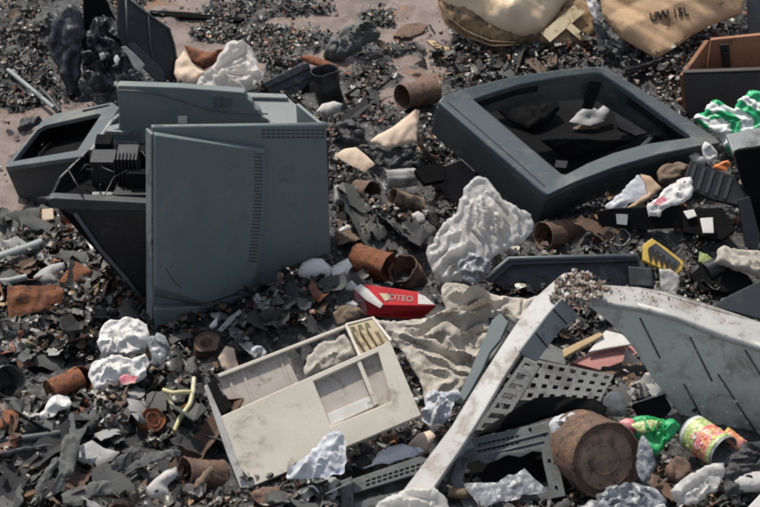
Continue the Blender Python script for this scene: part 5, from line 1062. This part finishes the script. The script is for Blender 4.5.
for zname, poly, n, lift in zones:
    xs_ = [p[0] for p in poly]; ys_ = [p[1] for p in poly]; c = 0; pts = []; tries = 0
    while c < n and tries < 4000:
        tries += 1; x, y = random.uniform(min(xs_), max(xs_)), random.uniform(min(ys_), max(ys_))
        if not bool(inpoly(np.array(x), np.array(y), poly)) or any((x-a)**2+((y-b)*1.6)**2 < 200 for a, b in pts) or bool(occ_pt(x, y)): continue
        pts.append((x, y)); c += 1
        m_ = random.choices(list(WT), list(WT.values()))[0]; me = random.choice([q for q in prot if q[0] == m_])[1]
        o = bpy.data.objects.new('curled_scrap', me); COL.objects.link(o); s = random.uniform(.028, .052)*(.8 if y < 120 else 1)
        if 'top' in zname or 'between' in zname: s *= .75
        o.location = G(x, y, .020); o.rotation_euler = (random.gauss(.2, .35), random.gauss(0, .35), random.uniform(0, 6.28)); o.scale = (s, s, s)
        tag(o, WORD[m_]+' curled scrap '+zname, 'scrap', WORD[m_]+' curled scraps '+zname)
# ================================================================ scatter the uncountable litter round the things
def occmask(px, py, grow=9):
    m = np.zeros(np.shape(px), bool)
    for q in OCC:
        cx = sum(a for a, b in q)/len(q); cy = sum(b for a, b in q)/len(q)
        g = [(cx+(a-cx)*(1+grow/(abs(a-cx)+25)), cy+(b-cy)*(1+grow/(abs(b-cy)+25))) for a, b in q]
        g = [(a, b+3) for a, b in g]
        m |= inpoly(px, py, g)
    return m
HEAP = [(165,350),(262,285),(345,270),(352,325),(250,372),(190,380)]
def dens(x, y, px, py):
    a = ashmask(x, y); return np.clip(a**1.5*1.1+.02, 0, 1)
def dens_big(x, y, px, py):
    d = dens(x, y, px, py)**1.6
    d = np.where(occmask(px, py, 13), 0, d)
    d = np.where(inpoly(px, py, HEAP), d*.12, d)
    return np.where(py < 110, d*.5, d)
def dens_mid(x, y, px, py):
    return np.where(occmask(px, py, 0), dens(x, y, px, py)*.05, dens(x, y, px, py))
heap = lambda x, y, px, py: np.where(inpoly(px, py, HEAP) & ~occmask(px, py, 2), 1.0, 0.0)
TL = [t_flake(7, 2, 500+s, asp=random.uniform(1.8, 3.4), curl=.75, rough=.09, thick=.08) for s in range(18)]
def dens_long(x, y, px, py):
    d = dens_big(x, y, px, py); return np.where((px < 260) & (py > 200), d, d*.35)
def szmap(px, py):
    s = np.where((px > 325) & (py < 260), .62, 1.0); s = np.where(py < 120, .6, s); return np.where(px > 430, .75*np.ones_like(s), s)
scatter(36000, TC, (.003, .012), .014, .6, P_mix, dens_mid, seed=1)
scatter(17000, TFs, (.009, .024), .020, .5, P_dark, dens_mid, seed=2)
flush('ash_and_grit', 'fine black and grey grit and ash covering the dump ground', 'ash')
scatter(9500, TF, (.011, .034), .026, .5, P_left, dens_big, seed=3)
scatter(2300, TL, (.013, .032), .034, .42, P_left, dens_long, seed=9)
scatter(3200, TS, (.005, .012), .035, .35, P_left, dens_big, seed=4)
scatter(2600, TK, (.014, .036), .02, .6, P_dark, dens_big, seed=5)
scatter(1800, TK, (.014, .032), .035, .9, pal([44,32,12,4,1,0,0,0,1,0]), heap, seed=6)
scatter(2200, TFs, (.006, .022), .035, .6, pal([0,0,2,6,12,16,16,8,6,6]), dens_big, seed=7)
scatter(350, TK, (.014, .032), .035, .6, pal([0,0,0,0,4,10,20,2,2,2]), dens_big, seed=8)
MIXR = [[(332,95),(432,110),(430,250),(400,262),(333,262)], [(575,165),(760,140),(760,285),(590,262),(520,262)], [(560,322),(660,330),(668,400),(600,425),(600,380)], [(560,425),(700,420),(760,440),(760,507),(560,507)],
        [(330,415),(440,380),(460,430),(400,470),(335,480)], [(430,40),(700,60),(690,118),(640,84),(560,62),(470,78),(430,92)], [(0,235),(120,240),(150,320),(60,330),(0,300)], [(185,345),(240,330),(300,330),(215,385)]]
def dens_lit(x, y, px, py):
    m = np.zeros(np.shape(px), bool)
    for p in MIXR: m |= inpoly(px, py, p)
    return np.where(m & ~occmask(px, py, 1), .9, np.where(occmask(px, py, 4), 0, .10*dens(x, y, px, py)))
PL = pal([6,6,7,9,10,14,16,8,14,12])
scatter(1500, TK, (.010, .030), .035, .6, PL, dens_lit, seed=21)
scatter(1500, TF, (.008, .022), .035, .6, PL, dens_lit, seed=22)
scatter(500, TS, (.005, .010), .04, .4, PL, dens_lit, seed=23)
scatter(4000, TFs, (.004, .012), .035, .7, PL, dens_lit, seed=24)
TW = [t_flake(14, 1, 700+q, asp=random.uniform(14, 24), curl=2.2, rough=.5, thick=.8) for q in range(12)]
scatter(1300, TW, (.0016, .0035), .03, .3, pal([30,20,14,8,6,8,8,6,6,4]), dens_mid, seed=31)
TB = [t_flake(10, 10, 800+q, asp=1.3, curl=.5, rough=.085, thick=.03) for q in range(10)]
scatter(420, TB, (.024, .048), .02, .5, P_left, dens_big, seed=32)
scatter(160, TB, (.02, .045), .03, .5, PL, dens_lit, seed=33)
flush('burnt_debris', 'charred curled flakes and strips of melted plastic littering the ground', 'debris')
